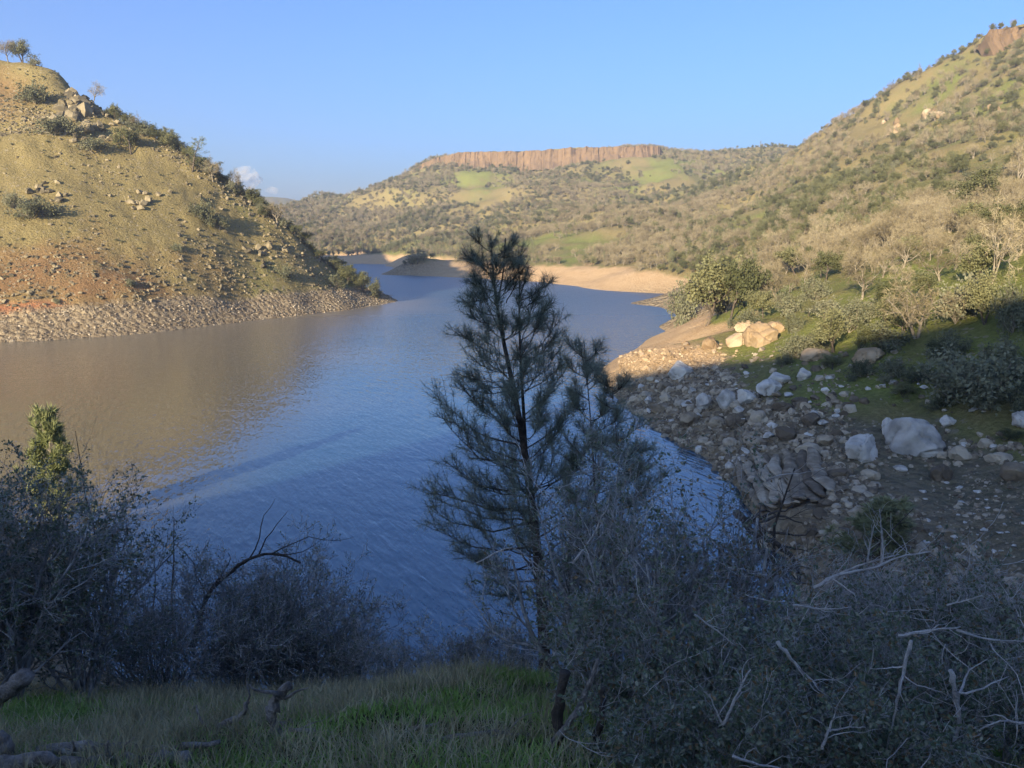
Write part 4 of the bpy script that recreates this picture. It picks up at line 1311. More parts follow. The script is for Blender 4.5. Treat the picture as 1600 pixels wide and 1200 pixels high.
for k in range(40):
    qx, qy = r3.uniform(1290, 1600), r3.uniform(600, 720)
    if 1310 < qx < 1475 and 620 < qy < 725: continue
    lone("granite", "pale", qx, qy, r3.uniform(8, 24), r3.uniform(.5, .9), .25, seed=k)
for k in range(50):
    qy = r3.uniform(745, 900); qx = r3.normal(1530 - (qy - 800) * .25, 40) if k < 34 else r3.uniform(1400, 1600)
    lone("granite", "pale", qx, qy, r3.uniform(6, 16), r3.uniform(.4, .7), .3, seed=k)
for k in range(30):
    lone("tan", "sunlit tan", r3.uniform(975, 1130), r3.uniform(535, 590), r3.uniform(6, 17), r3.uniform(.5, .9), .3, seed=k)
# outcrops of the left hill
def outcrop(cx, cy, sx, sy, n, lo, hi, label, group, seed):
    r4 = np.random.RandomState(seed)
    for k in range(n):
        qx, qy, w = cx + r4.normal() * sx, cy + r4.normal() * sy, r4.uniform(lo, hi)
        side = ("left" if qx < cx - sx * .45 else "right" if qx > cx + sx * .45 else "middle") + (" top" if qy < cy - sy * .45 else " bottom" if qy > cy + sy * .45 else "")
        lab = "%s rock at the %s of the %s" % ("small" if w < (lo + hi) / 2 else "large", side, label)
        boulder(qx, qy, w, "lichen", lab, group + ", " + lab, r4.uniform(.8, 1.5), .3, 150, seed=k, name="outcrop_rock")
outcrop(118, 168, 18, 18, 46, 10, 30, "upper crag on the left hill", "rocks of the crag", 1)
outcrop(160, 200, 24, 16, 30, 8, 20, "crag's right shoulder on the left hill", "rocks of the crag shoulder", 2)
outcrop(78, 306, 14, 8, 16, 9, 20, "dark outcrop at the left hill's left edge", "rocks of the left outcrop", 3)
outcrop(224, 318, 14, 10, 14, 7, 17, "tan outcrop in the left hill's middle", "rocks of the middle outcrop", 4)
outcrop(408, 402, 16, 12, 14, 7, 17, "outcrop above the left rubble shore", "rocks of the low outcrop", 5)
outcrop(300, 335, 60, 30, 24, 5, 11, "stony open slope of the left hill", "stones on the open slope", 6)
outcrop(375, 300, 16, 10, 12, 6, 13, "left hill's skyline by the slim bare tree", "rocks along the left skyline", 7)
# outcrops of the right hill
def outcrop_r(cx, cy, sx, sy, n, lo, hi, label, group, seed):
    r4 = np.random.RandomState(seed)
    for k in range(n):
        qx, qy, w = cx + r4.normal() * sx, cy + r4.normal() * sy, r4.uniform(lo, hi)
        side = ("left" if qx < cx - sx * .45 else "right" if qx > cx + sx * .45 else "middle") + (" top" if qy < cy - sy * .45 else " bottom" if qy > cy + sy * .45 else "")
        lab = "%s tan rock at the %s of the %s" % ("small" if w < (lo + hi) / 2 else "large", side, label)
        boulder(qx, qy, w * .9, "tan", lab, group + ", " + lab, r4.uniform(.9, 1.6), .3, 250, seed=k, name="outcrop_rock")
outcrop_r(1457, 186, 10, 8, 12, 10, 22, "right hillside's largest outcrop", "rocks of the high outcrop", 11)
outcrop_r(1394, 208, 8, 8, 10, 8, 16, "right hillside's left outcrop", "rocks of the second outcrop", 12)
outcrop_r(1552, 170, 8, 6, 7, 8, 14, "outcrop under the summit cliff", "rocks of the third outcrop", 13)
# layered ledge sloping into the cove
ledge = thing("rock_ledge", "ribbed sloping rock ledge running down into the cove", "rock ledge", at(1215, 760, 72) * np.array((1, 1, 0)) )
lz = ledge.location.copy()
r5 = np.random.RandomState(3)
for k in range(9):
    a = hit(1150 + k * 15, 722 - k * 1.2, 45); c = hit(1192 + k * 13, 806 - k * 3, 45)
    nn_ = 12
    pts = np.array([a + (c - a) * t for t in np.linspace(0, 1, nn_)])
    pts[:, 2] = height(pts[:, 0], pts[:, 1]) + .38 + .22 * (k % 3)
    pts[:, 0] += fbm(pts[:, 1], pts[:, 0] + k, 2.5, 2, k) * .9
    wd = np.interp(np.linspace(0, 1, nn_), [0, .15, .8, 1], [.35, .72, .8, .3])
    V, F = tubes([(pts * 0 + np.linspace(0, 1, nn_)[:, None] * (pts[-1] - pts[0]), wd)], 8, True)
    mid_ = np.concatenate([np.repeat(np.linspace(0, 1, nn_), 8), [0, 1]])[:, None] * (pts[-1] - pts[0])
    mid2 = np.concatenate([np.repeat(pts, 8, axis=0), pts[:1], pts[-1:]]) - np.array(lz)
    V = mid2 + (V - mid_) * np.array((1.0, 1.0, .42))
    V[:, 2] += fbm(V[:, 0], V[:, 1], 1.5, 3, 20 + k) * .16 - .06
    link("rock_slab", mesh_from("rock_slab", V, F, M_rock), ledge)
# ------------------------------------------------------------------ foreground plants
M_stem = simple_mat("stem_grey", [(.15, (.13, .125, .12)), (.5, (.27, .265, .26)), (.85, (.44, .435, .43))], 5, bump=.4, bump_scale=40)
M_deadwood = simple_mat("weathered_wood", [(.15, (.10, .088, .075)), (.5, (.26, .235, .21)), (.85, (.43, .40, .365))], 9, bump=1.0, bump_scale=30, detail=7)
M_palewood = simple_mat("pale_dead_wood", [(.15, (.26, .24, .22)), (.5, (.46, .435, .41)), (.85, (.60, .575, .545))], 6, bump=.8, bump_scale=26)
M_darkwood = simple_mat("dark_wood", [(.15, (.03, .025, .02)), (.5, (.065, .054, .045)), (.85, (.12, .10, .085))], 6, bump=.8, bump_scale=26)
M_leaf = simple_mat("leaf_dark_green", [(.1, (.058, .085, .048)), (.5, (.10, .135, .08)), (.9, (.16, .19, .125))], 9, translucent=.25, rough=.45, spec=.4)
M_leaf_pale = simple_mat("leaf_pale", [(.1, (.14, .155, .10)), (.5, (.22, .235, .165)), (.9, (.33, .33, .25))], 9, translucent=.3, rough=.6)
M_leaf_dry = simple_mat("leaf_dry", [(.1, (.08, .055, .03)), (.5, (.17, .12, .065)), (.9, (.27, .20, .12))], 9, translucent=.2)
M_needle = simple_mat("pine_needles", [(.1, (.14, .165, .125)), (.5, (.22, .25, .19)), (.9, (.30, .325, .255))], 3, translucent=.35, rough=.55)
M_pinebark = simple_mat("pine_bark", [(.15, (.04, .03, .025)), (.5, (.085, .066, .054)), (.85, (.16, .13, .11))], 5, bump=.9, bump_scale=22)

def put(px, py, Y):
    """ground point under pixel column px at distance Y"""
    x = (px - 800) / FPX * Y * 1.0
    for _ in range(3):
        z = height(x, Y)[0]
        x = (px - 800) / FPX * (Y * CP - (z - CAMZ) * SP)
    return np.array((x, Y, z))

def size_at(p, top_py):
    """height above p that reaches picture row top_py"""
    d = ray(800, top_py)
    return CAMZ + d[2] / d[1] * p[1] - p[2]

def shrub(name, px, Y, top, wpx, label, seed, stems=8, leaf=.045, nleaf=3200, leafmat=None, dry=.06, cat="shrub", twig=1.0, rr=.014, group=None, low=.12):
    rs = np.random.RandomState(seed)
    p = put(px, 0, Y)
    H = max(size_at(p, top), .5) * 1.04
    f = Y * CP - (p[2] - CAMZ) * SP
    Rw = wpx * f / FPX / 2
    root = thing(name, label, cat, p, 0, group)
    tr = []
    for k in range(stems):
        a = rs.rand() * 6.283; q = rs.rand() ** .6
        end = np.array((math.cos(a) * Rw * q * .75, math.sin(a) * Rw * q * .75, H * (.62 + .2 * (1 - q))))
        tr.append(((math.cos(a) * .08 * Rw, math.sin(a) * .08 * Rw, -.15), end, np.linalg.norm(end), rr * (1 + rs.rand()) * H / 2.2, dict(k=7, bend=.13, lift=.04)))
    for k in range(2 + seed % 2):       # a few long upright wands
        a = rs.rand() * 6.283; q = rs.rand() * .7 * Rw
        tr.append(((math.cos(a) * q * .4, math.sin(a) * q * .4, 0), (math.cos(a) * q * .6, math.sin(a) * q * .6, H), H * rs.uniform(.75, .98), rr * .6 * H / 2.2, dict(k=8, bend=.07, lift=.05)))
    sc = (H + Rw) / 2
    lv = skeleton(rs, tr, 0, [dict(n=6, len=.48 * sc, spread=.65, bend=.2, lift=.09, k=5, from_=low, rr=.6),
                              dict(n=6, len=.25 * sc, spread=.7, bend=.22, lift=.07, k=4, from_=.2, rr=.6),
                              dict(n=int(3 * twig), len=.12 * sc, spread=.75, bend=.25, lift=.05, k=2, from_=.2, rr=.7)])
    V, F = tubes(lv[0], 6)
    link("stems", mesh_from("stems", V, F, M_stem, smooth_shade=True), root)
    V, F = tubes(lv[1] + lv[2], 4)
    V2, F2 = tubes([(a_, np.maximum(b_, .0022 * Y / 7)) for a_, b_ in lv[3]], 3)
    V, Fs, mi = join([(V, F, 0), (V2, F2, 0)])
    tag(link("twigs", mesh_from("twigs", V, Fs, M_stem), root))
    if seed >= 20:
        dt = []
        for k in range(16):
            q0 = lv[1][rs.randint(len(lv[1]))][0][-1] + rs.normal(size=3) * .05
            w_, _ = wander(q0, rs.normal(size=3) + np.array((0, -.3, .25)), rs.uniform(.3, .85), 7, rs, .17, .02)
            rt = rs.uniform(.0028, .006) * (Y / 6)
            dt.append((w_, np.linspace(rt, rt * .4, 8)))
            for e in range(2):
                w2, _ = wander(w_[3 + 2 * e], side_dir(unit(w_[4] - w_[3]), rs, .7), rs.uniform(.1, .3), 4, rs, .2, .03); dt.append((w2, np.linspace(rt * .6, rt * .3, 5)))
        V, F = tubes(dt, 4)
        link("dead_twigs", mesh_from("dead_twigs", V, F, M_palewood), root)
    if nleaf:
        P, D = poly_points(lv[3] + lv[2], 6, rs, .15)
        npl = len(lv[3] + lv[2]); wgt = np.repeat(rs.rand(npl) ** 3 + .03, 6); sel = rs.choice(len(P), nleaf, p=wgt / wgt.sum())     # leaves sit in clusters
        lm = [leafmat or M_leaf, M_leaf_pale, M_leaf_dry]
        Vl, Fl = leaves(P[sel] + rs.normal(size=(nleaf, 3)) * .012, leaf, rs, .25, .55, D[sel])
        u = rs.rand(nleaf)
        mi = np.where(u < dry, 2, np.where(u < dry + .22, 1, 0))
        link("foliage", mesh_from("foliage", Vl, Fl, lm, mi), root)
    return root

def pixel_path(pts, Y, rs=None, dep=None):
    """points through picture positions at (about) distance Y"""
    out = []
    for i, (px, py) in enumerate(pts):
        y = Y if dep is None else Y + dep[i]
        out.append(at(px, py, y))
    return np.array(out)

def dense(pts, k):
    pts = np.asarray(pts, float)
    seg = np.concatenate([[0], np.cumsum(np.linalg.norm(np.diff(pts, axis=0), axis=1))])
    s = np.linspace(0, seg[-1], k)
    q = np.stack([np.interp(s, seg, pts[:, c]) for c in range(3)], -1)
    for _ in range(2):
        q[1:-1] = (q[:-2] + 2 * q[1:-1] + q[2:]) / 4
    return q

def pine(name, label, trunk_px, leaders, branch_px, Y, r0, seed, needle=.23, per=34, scale=1.0, min_len=.25, parts_needle=True):
    per = int(per * .7)
    rs = np.random.RandomState(seed)
    tp = pixel_path(trunk_px, Y)
    g = height(tp[0, 0], tp[0, 1])[0]
    if tp[0, 2] > g - .2: tp = np.vstack([[tp[0, 0], tp[0, 1], g - .3], tp])
    base = tp[0].copy()
    root = thing(name, label, "tree", base)
    H = tp[-1, 2] - base[2]
    def rad(z): return r0 * np.clip(1 - (z - base[2]) / H * .93, .05, 1)
    tpd = dense(tp, 26)
    wood = [(tpd, rad(tpd[:, 2]))]
    for ld in leaders:
        q = dense(pixel_path(ld, Y + .25), 14); wood.append((q, np.linspace(rad(q[0, 2]) * .6, .012, 14)))
    V, F = tubes([(a - base, b_) for a, b_ in wood], 9)
    link("trunk", mesh_from("trunk", V, F, M_pinebark, smooth_shade=True), root)
    prim = []
    more = []
    for (a, m, e) in branch_px:         # a lighter branch beside each of the large ones
        j = rs.normal(size=4) * 9
        f_ = rs.uniform(.6, .95)
        more.append(((a[0] + (e[0] - a[0]) * .03, a[1] + 14 + j[0]), None, (a[0] + (e[0] - a[0]) * f_ + j[1], a[1] + (e[1] - a[1]) * f_ + 16 + j[2])))
    for (a, m, e) in list(branch_px) + more:
        dy = rs.uniform(-1, 1) * .45
        A = at(*a, Y); E = at(*e, Y); ln = np.linalg.norm(E - A)
        Mid = at(*m, Y) if m else (A + E) / 2 - np.array((0, 0, .10 * ln))
        A[1] += 0; Mid[1] += dy * ln * .6; E[1] += dy * ln * 1.1
        q = dense([A, Mid, E], 9) + rs.normal(size=(9, 3)) * .012 * ln
        prim.append((q, np.linspace(max(.012, ln * .012), .005, 9)))
    # unseen side: branches towards and away from the camera
    for k in range(int(len(branch_px) * 1.1)):
        t = rs.uniform(.18, .97); i = int(t * 25)
        A = tpd[i]; ln = (1 - t) * H * .24 + .3
        d = unit(np.array((rs.normal() * .55, rs.choice((-1, 1)) * (.6 + rs.rand()), .35)))
        q, _ = wander(A, d, ln, 7, rs, .12, .09)
        prim.append((q, np.linspace(max(.01, ln * .012), .005, 8)))
    lv = skeleton(rs, [], 0, [])
    sub, sub2 = [], []
    for q, r_ in prim:
        ln = np.linalg.norm(q[-1] - q[0]); k = len(q)
        for c in range(int(8 + ln * 8)):
            t = rs.uniform(.34, 1) * (k - 1); i = min(int(t), k - 2)
            p = q[i] + (q[i + 1] - q[i]) * (t - i)
            d = side_dir(unit(q[i + 1] - q[i]), rs, rs.uniform(.4, .85)) + np.array((0, 0, .30))
            w_, _ = wander(p, d, (.2 + .26 * ln * rs.rand()) * scale, 4, rs, .15, .12)
            sub.append((w_, np.linspace(.006, .003, 5)))
            if rs.rand() < .55:
                d2 = side_dir(unit(w_[-1] - w_[0]), rs, .6)
                w2, _ = wander(w_[2], d2, .16 * scale, 3, rs, .15, .12); sub2.append((w2, np.linspace(.004, .003, 4)))
    V1, F1 = tubes(prim, 5); V2, F2 = tubes(sub + sub2, 3)
    V, Fs, mi = join([(V1 - base, F1, 0), (V2 - base, F2, 0)])
    link("branches", mesh_from("branches", V, Fs, M_pinebark), root)
    roots, dirs = [], []
    lead = [(tpd[-4:], None)] + [(dense(pixel_path(l, Y + .25), 14)[-4:], None) for l in leaders]
    for (q, _), lo, m in [(s, .35, 1.0) for s in sub + sub2] + [(p, .72, 1.1) for p in prim] + [(l, 0.0, 1.6) for l in lead]:
        k = len(q); nn = int(per * m)
        t = (lo * .45 + (1 - lo * .45) * rs.rand(nn)) * (k - 1); i = np.minimum(t.astype(int), k - 2)
        roots.append(q[i] + (q[i + 1] - q[i]) * (t - i)[:, None])
        dirs.append(unit(unit(q[i + 1] - q[i]) * .8 + rs.normal(size=(nn, 3)) * .72))
    R_, D_ = np.concatenate(roots), np.concatenate(dirs)
    Vn, Fn = blades(R_ - base, D_, needle * 1.0 * (.55 + .65 * rs.rand(len(R_))), .0060, rs, curl=.10)
    link("needles", mesh_from("needles", Vn, Fn, M_needle), root)
    return root

big_trunk = [(852, 1062), (848, 950), (843, 890), (830, 780), (815, 670), (797, 580), (778, 495), (770, 430), (767, 368)]
big_leaders = [[(822, 715), (818, 640), (813, 560), (811, 480), (812, 430)], [(776, 480), (786, 430), (790, 372)]]
big_branches = [((768, 395), None, (742, 372)), ((769, 400), None, (800, 385)), ((770, 420), None, (732, 400)), ((772, 430), None, (806, 412)), ((774, 455), None, (728, 438)),
                ((790, 440), None, (812, 400)), ((780, 495), None, (722, 470)), ((778, 480), None, (745, 440)), ((811, 470), None, (850, 448)), ((812, 500), None, (862, 478)),
                ((795, 560), (755, 545), (720, 520)), ((800, 585), None, (735, 562)), ((812, 560), (842, 545), (872, 505)), ((813, 600), (850, 590), (880, 545)), ((803, 605), None, (728, 590)),
                ((812, 655), (770, 650), (722, 600)), ((820, 700), (750, 685), (684, 628)), ((823, 720), (745, 720), (692, 655)), ((818, 650), None, (880, 590)), ((822, 700), (865, 680), (905, 625)),
                ((828, 765), (765, 760), (700, 705)), ((833, 800), (750, 800), (648, 772)), ((836, 815), (755, 835), (670, 790)), ((830, 770), (880, 740), (920, 680)), ((835, 800), None, (915, 725)),
                ((840, 850), (770, 850), (690, 805)), ((843, 880), (790, 885), (722, 850)), ((845, 910), (785, 915), (728, 880)), ((840, 840), (900, 810), (945, 755)), ((844, 890), (905, 870), (960, 810)),
                ((832, 790), None, (745, 770)), ((826, 745), None, (765, 700)), ((846, 930), None, (770, 905)), ((815, 670), None, (760, 625)), ((847, 940), None, (905, 900)),
                ((812, 540), None, (835, 470)), ((811, 470), None, (822, 425)), ((800, 590), None, (840, 560))]
pine("grey_pine", "tall two topped grey pine standing before the lake in the middle of the photo", big_trunk, big_leaders, big_branches, 15.0, .15, 5, per=36)
pine("grey_pine", "slim young pine with a single tufted top, just right of the tall two topped pine",
     [(948, 1040), (940, 900), (930, 780), (925, 680), (918, 600), (912, 530)], [],
     [((914, 560), None, (895, 545)), ((915, 565), None, (932, 548)), ((917, 590), None, (890, 575)), ((918, 600), None, (940, 580)), ((920, 625), None, (900, 612)), ((926, 690), (950, 690), (975, 662)),
      ((928, 730), (965, 730), (1003, 700)), ((930, 760), (965, 765), (1008, 735)), ((935, 800), (975, 800), (1010, 770)), ((928, 720), None, (890, 690)), ((932, 790), None, (885, 760)), ((936, 850), None, (985, 820)),
      ((926, 660), None, (945, 640)), ((936, 840), None, (895, 815))], 14.2, .055, 8, per=30)
pine("grey_pine", "smallest of the three middle pines, its thin top showing against the sunlit promontory",
     [(985, 1040), (975, 850), (966, 720), (960, 640), (956, 592)], [],
     [((957, 606), None, (944, 600)), ((958, 612), None, (972, 604)), ((960, 640), None, (945, 632)), ((963, 690), None, (1000, 668)), ((968, 740), None, (1010, 715)), ((964, 700), None, (935, 690)), ((970, 780), None, (1015, 760))], 13.4, .035, 9, per=26)
# pine in the sun beyond the left shrub
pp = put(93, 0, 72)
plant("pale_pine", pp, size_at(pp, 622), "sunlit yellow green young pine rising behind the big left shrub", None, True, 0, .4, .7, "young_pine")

def dead_tree(name, label, px, Y, top, seed, mat, spread=.6, n1=7, r=.03, cat="dead tree", lean=0.0, tuft=0, bend=.08):
    rs = np.random.RandomState(seed)
    p = put(px, 0, Y); H = size_at(p, top)
    root = thing(name, label, cat, p)
    lv = skeleton(rs, [((0, 0, -.2), (lean, rs.normal() * .05, 1), H, r, dict(k=9, bend=bend, lift=.06))], 0,
                  [dict(n=n1, len=H * .32, spread=spread, bend=.2, lift=.08, k=5, from_=.3, rr=.5, short=.6),
                   dict(n=5, len=H * .14, spread=.7, bend=.25, lift=.05, k=3, from_=.3), dict(n=3, len=H * .06, spread=.7, bend=.25, lift=.03, k=2, from_=.3)], taper=.15)
    V, F = tubes(lv[0], 7); link("trunk", mesh_from("trunk", V, F, mat, smooth_shade=True), root)
    V, F = tubes(lv[1] + lv[2] + lv[3], 3); link("branches", mesh_from("branches", V, F, mat), root)
    if tuft:
        P, D = poly_points(lv[3] + lv[2], tuft, rs, .4)
        Vn, Fn = blades(P, D + rs.normal(size=P.shape) * .6, .18, .012, rs); link("needles", mesh_from("needles", Vn, Fn, M_needle), root)
    return root
dead_tree("dead_sapling", "thin nearly dead pine sapling with a bare spire, right of the sunlit pine", 168, 34, 668, 3, M_darkwood, .9, 9, .09, tuft=3)
dead_tree("dead_sapling", "black leafless forked sapling between the left shrub and the round middle shrub", 272, 12.5, 812, 5, M_darkwood, .5, 6, .04)
dead_tree("dead_sapling", "small black leafless sapling left of the forked one", 245, 12.5, 858, 6, M_darkwood, .6, 5, .03)
dead_tree("bare_sapling", "low dark leafless scrub on the grass lip left of the tall pine", 690, 11.5, 958, 7, M_darkwood, .8, 9, .025, lean=-.2, bend=.2)
dead_tree("bare_sapling", "bent dark leafless sapling in the gap between the round shrub and the pines", 615, 11.0, 985, 8, M_darkwood, .8, 7, .02, lean=.3, bend=.25)

shrub("leafy_shrub", 10, 9.0, 725, 310, "large dark leafy shrub filling the photo's left edge", 1, 14, .048, 13000)
shrub("leafy_shrub", 135, 9.8, 735, 200, "dark leafy shrub leaning right beside the larger one at the left edge", 2, 11, .046, 8000)
shrub("leafy_shrub", -90, 8.2, 740, 260, "dim leafy shrub cut off by the left edge of the photo", 3, 8, .045, 5000)
shrub("twiggy_shrub", 470, 12.4, 872, 250, "rounded dense twiggy shrub on the grass lip left of the pines", 4, 22, .034, 17000, M_leaf, .04, twig=1.8)
shrub("twiggy_shrub", 365, 12.0, 880, 240, "lower grey twiggy shrub left of the rounded one", 5, 15, .034, 9000, M_leaf, .1, twig=1.7)
shrub("twiggy_shrub", 250, 11.2, 905, 230, "dim twiggy shrub at the foot of the black saplings", 6, 14, .034, 8500, M_leaf, .08, twig=1.7)
shrub("twiggy_shrub", 545, 12.0, 960, 110, "small twiggy shrub at the right foot of the rounded one", 7, 9, .032, 3000, M_leaf, .1, twig=1.4)
shrub("twiggy_shrub", 622, 11.2, 1005, 110, "low dark scrub on the lip right of the rounded twiggy shrub", 8, 9, .03, 1800, M_leaf, .1, twig=1.4)
shrub("twiggy_shrub", 705, 11.0, 985, 130, "dark scrub on the lip halfway between the rounded shrub and the pine trunk", 9, 10, .03, 2200, M_leaf, .1, twig=1.4)
shrub("twiggy_shrub", 785, 10.8, 960, 130, "dark scrub on the lip just left of the pine trunk", 10, 10, .03, 2400, M_leaf, .1, twig=1.4)
RSH = [(905, 9.5, 700, 190, "tall dark leafed shrub growing through the middle pines"), (1032, 8.2, 745, 150, "upright leafy shrub right of the pines with one tall wand of leaves"),
       (1128, 9.0, 725, 70, "tall brownish shrub before the cove's narrow water"), (1240, 7.4, 945, 210, "leafy shrub below the small patch of water at the cove's end"),
       (1360, 8.0, 880, 250, "twiggy leafy shrub under the long pale dead branch"), (1490, 7.6, 905, 240, "leafy shrub at the right, below the stony beach"),
       (1610, 7.2, 925, 240, "leafy shrub at the photo's right edge"), (960, 6.6, 935, 230, "grey stemmed shrub at the foot of the pines, thick dark stems showing"),
       (1110, 6.2, 960, 240, "dense shrub low in the middle of the right thicket"), (1270, 6.0, 985, 250, "dense shrub low in the right thicket beside the slanting pale stick"),
       (1430, 5.8, 1000, 250, "dense shrub low in the right thicket, left of the white forked branch"), (1590, 5.4, 1020, 260, "dense shrub in the bottom right corner"),
       (1030, 5.0, 1085, 220, "low shrub at the bottom edge right of the thick stems"), (1200, 4.7, 1095, 260, "low shrub at the bottom edge in the middle of the thicket"), (1380, 4.6, 1110, 260, "low shrub at the bottom edge before the white forked branch")]
for k, (px, Y, top, w, lab) in enumerate(RSH):
    shrub("leafy_shrub", px, Y, top, w * 1.25, lab, 20 + k, 12, .045 if Y > 5.5 else .038, 5200, dry=.10 if k != 2 else .35, twig=.75, low=.08, rr=.017)
for k, (px, Y, top, w) in enumerate([(1340, 14, 905, 190), (1430, 16, 905, 260), (1560, 17, 915, 260), (1360, 22, 895, 200), (1500, 24, 900, 200), (1600, 13, 935, 200), (1000, 16, 860, 200)]):
    shrub("brush", px, Y, top, w, ["leafless grey brush down the slope behind the long pale dead branch", "grey brush under the stony beach", "grey brush below the right end of the beach", "thin brush at the beach's lower rim",
          "thin brush right of the dense young pine", "brush at the right edge behind the leafy shrubs", "dim brush behind the middle pines"][k], 60 + k, 12, .05, 900, M_leaf_pale, .3, twig=1.5, rr=.009)
dead_tree("bare_tree", "dark crooked leafless tree leaning over the cove's ledge", 1135, 30, 690, 31, M_darkwood, .9, 10, .16, lean=.12, bend=.14)
dead_tree("bare_tree", "dark leafless tree with long arms, left of the dense young pine", 1225, 36, 735, 32, M_darkwood, 1.0, 9, .12, lean=.35, bend=.16)

# ------------------------------------------------------------------ dead wood, one by one
def stick(name, label, px_pts, Y, r_px, seed, mat=None, forks=0, cat="branch", taper=.35, dep=None, ground=False, knots=.12, sides=8):
    rs = np.random.RandomState(seed)
    pts = pixel_path(px_pts, Y, dep=dep)
    q = dense(pts, max(8, 4 * len(px_pts)))
    f = Y * CP + 4 * SP
    r = r_px * Y * 1.12 / FPX
    if ground:
        q[:, 2] = np.maximum(height(q[:, 0], q[:, 1]) + r * .6, q[:, 2] * 0 + height(q[:, 0], q[:, 1]) + r * .5)
    q = q + rs.normal(size=q.shape) * r * .22
    rad = np.linspace(r, r * taper, len(q)) * (1 + rs.normal(size=len(q)) * knots)
    base = q[0].copy()
    root = thing(name, label, cat, base) if forks else None
    V, F = tubes([(q - base, rad)], sides, True)
    me = mesh_from("stem", V, F, mat or M_deadwood, smooth_shade=True)
    if root is None:
        return tag(link(name, me, None, base), label, cat)
    link("stem", me, root)
    for k in range(forks):
        i = rs.randint(2, len(q) - 1)
        d = side_dir(unit(q[i] - q[i - 1]), rs, .8) + np.array((0, 0, .15))
        w_, _ = wander(q[i] - base, d, min(r * rs.uniform(12, 34), .42 if Y < 9 else 4.0), 6, rs, .28, .05)
        V, F = tubes([(w_, np.linspace(rad[i] * .55, rad[i] * .12, 7))], 5, True)
        link("fork", mesh_from("fork", V, F, mat or M_deadwood, smooth_shade=True), root)
    return root
stick("driftwood_stump", "upright twisted grey stump with a knobbed top on the grass", [(428, 1190), (433, 1140), (424, 1108), (436, 1088), (449, 1074)], 6.6, 13, 1, forks=3, cat="stump", taper=.5, knots=.25)
stick("dead_branch", "grey branch bent to the ground left of the upright stump", [(330, 1160), (352, 1128), (380, 1118), (388, 1098)], 6.7, 8, 2, forks=3)
stick("fallen_log", "long weathered log lying across the bottom left", [(55, 1172), (160, 1165), (250, 1170), (345, 1158)], 5.7, 9, 3, forks=3, cat="log")
stick("fallen_log", "thick pale log lying below the long weathered one", [(110, 1200), (200, 1190), (300, 1184)], 5.4, 14, 4, forks=1, cat="log", taper=.7)
stick("fallen_log", "broken pale log end sticking out from under the left shrub", [(-40, 1120), (0, 1090), (43, 1052)], 7.2, 13, 5, cat="log", taper=.9)
stick("dead_stub", "short grey stub in the bottom left corner", [(5, 1205), (8, 1175), (6, 1146)], 5.5, 12, 6, cat="stump", taper=.8)
stick("fallen_log", "grey log piece in the bottom left corner beside the stub", [(-20, 1196), (60, 1186), (130, 1192)], 5.3, 12, 7, cat="log", taper=.8)
stick("dead_branch", "thin fallen branch running from the grass to the thicket", [(560, 1200), (640, 1172), (700, 1150), (780, 1142), (832, 1150)], 5.8, 5, 8, forks=4)
stick("dead_branch", "short pale broken branch on the green grass", [(640, 1138), (668, 1136), (690, 1126)], 6.2, 3.5, 9, forks=1)
stick("dead_branch", "thin grey twig lying right of the upright stump", [(450, 1140), (500, 1142), (545, 1150)], 6.3, 3, 10, forks=2)
stick("dead_branch", "dark arching dead branch over the round middle shrub", [(300, 1015), (325, 925), (355, 895), (400, 868), (440, 864), (470, 880)], 12.2, 4.5, 11, M_darkwood, forks=7)
stick("dead_branch", "thick dark stem at the foot of the right thicket", [(868, 1195), (872, 1120), (884, 1050)], 5.6, 10, 12, M_darkwood, cat="stem", taper=.7)
stick("dead_branch", "pale bent stem beside the thick dark one", [(862, 1165), (900, 1115), (925, 1060), (935, 1030)], 5.5, 6, 13, cat="stem", taper=.6)
stick("dead_branch", "second dark stem leaning right at the foot of the thicket", [(925, 1190), (938, 1130), (944, 1075)], 5.5, 9, 14, M_darkwood, cat="stem")
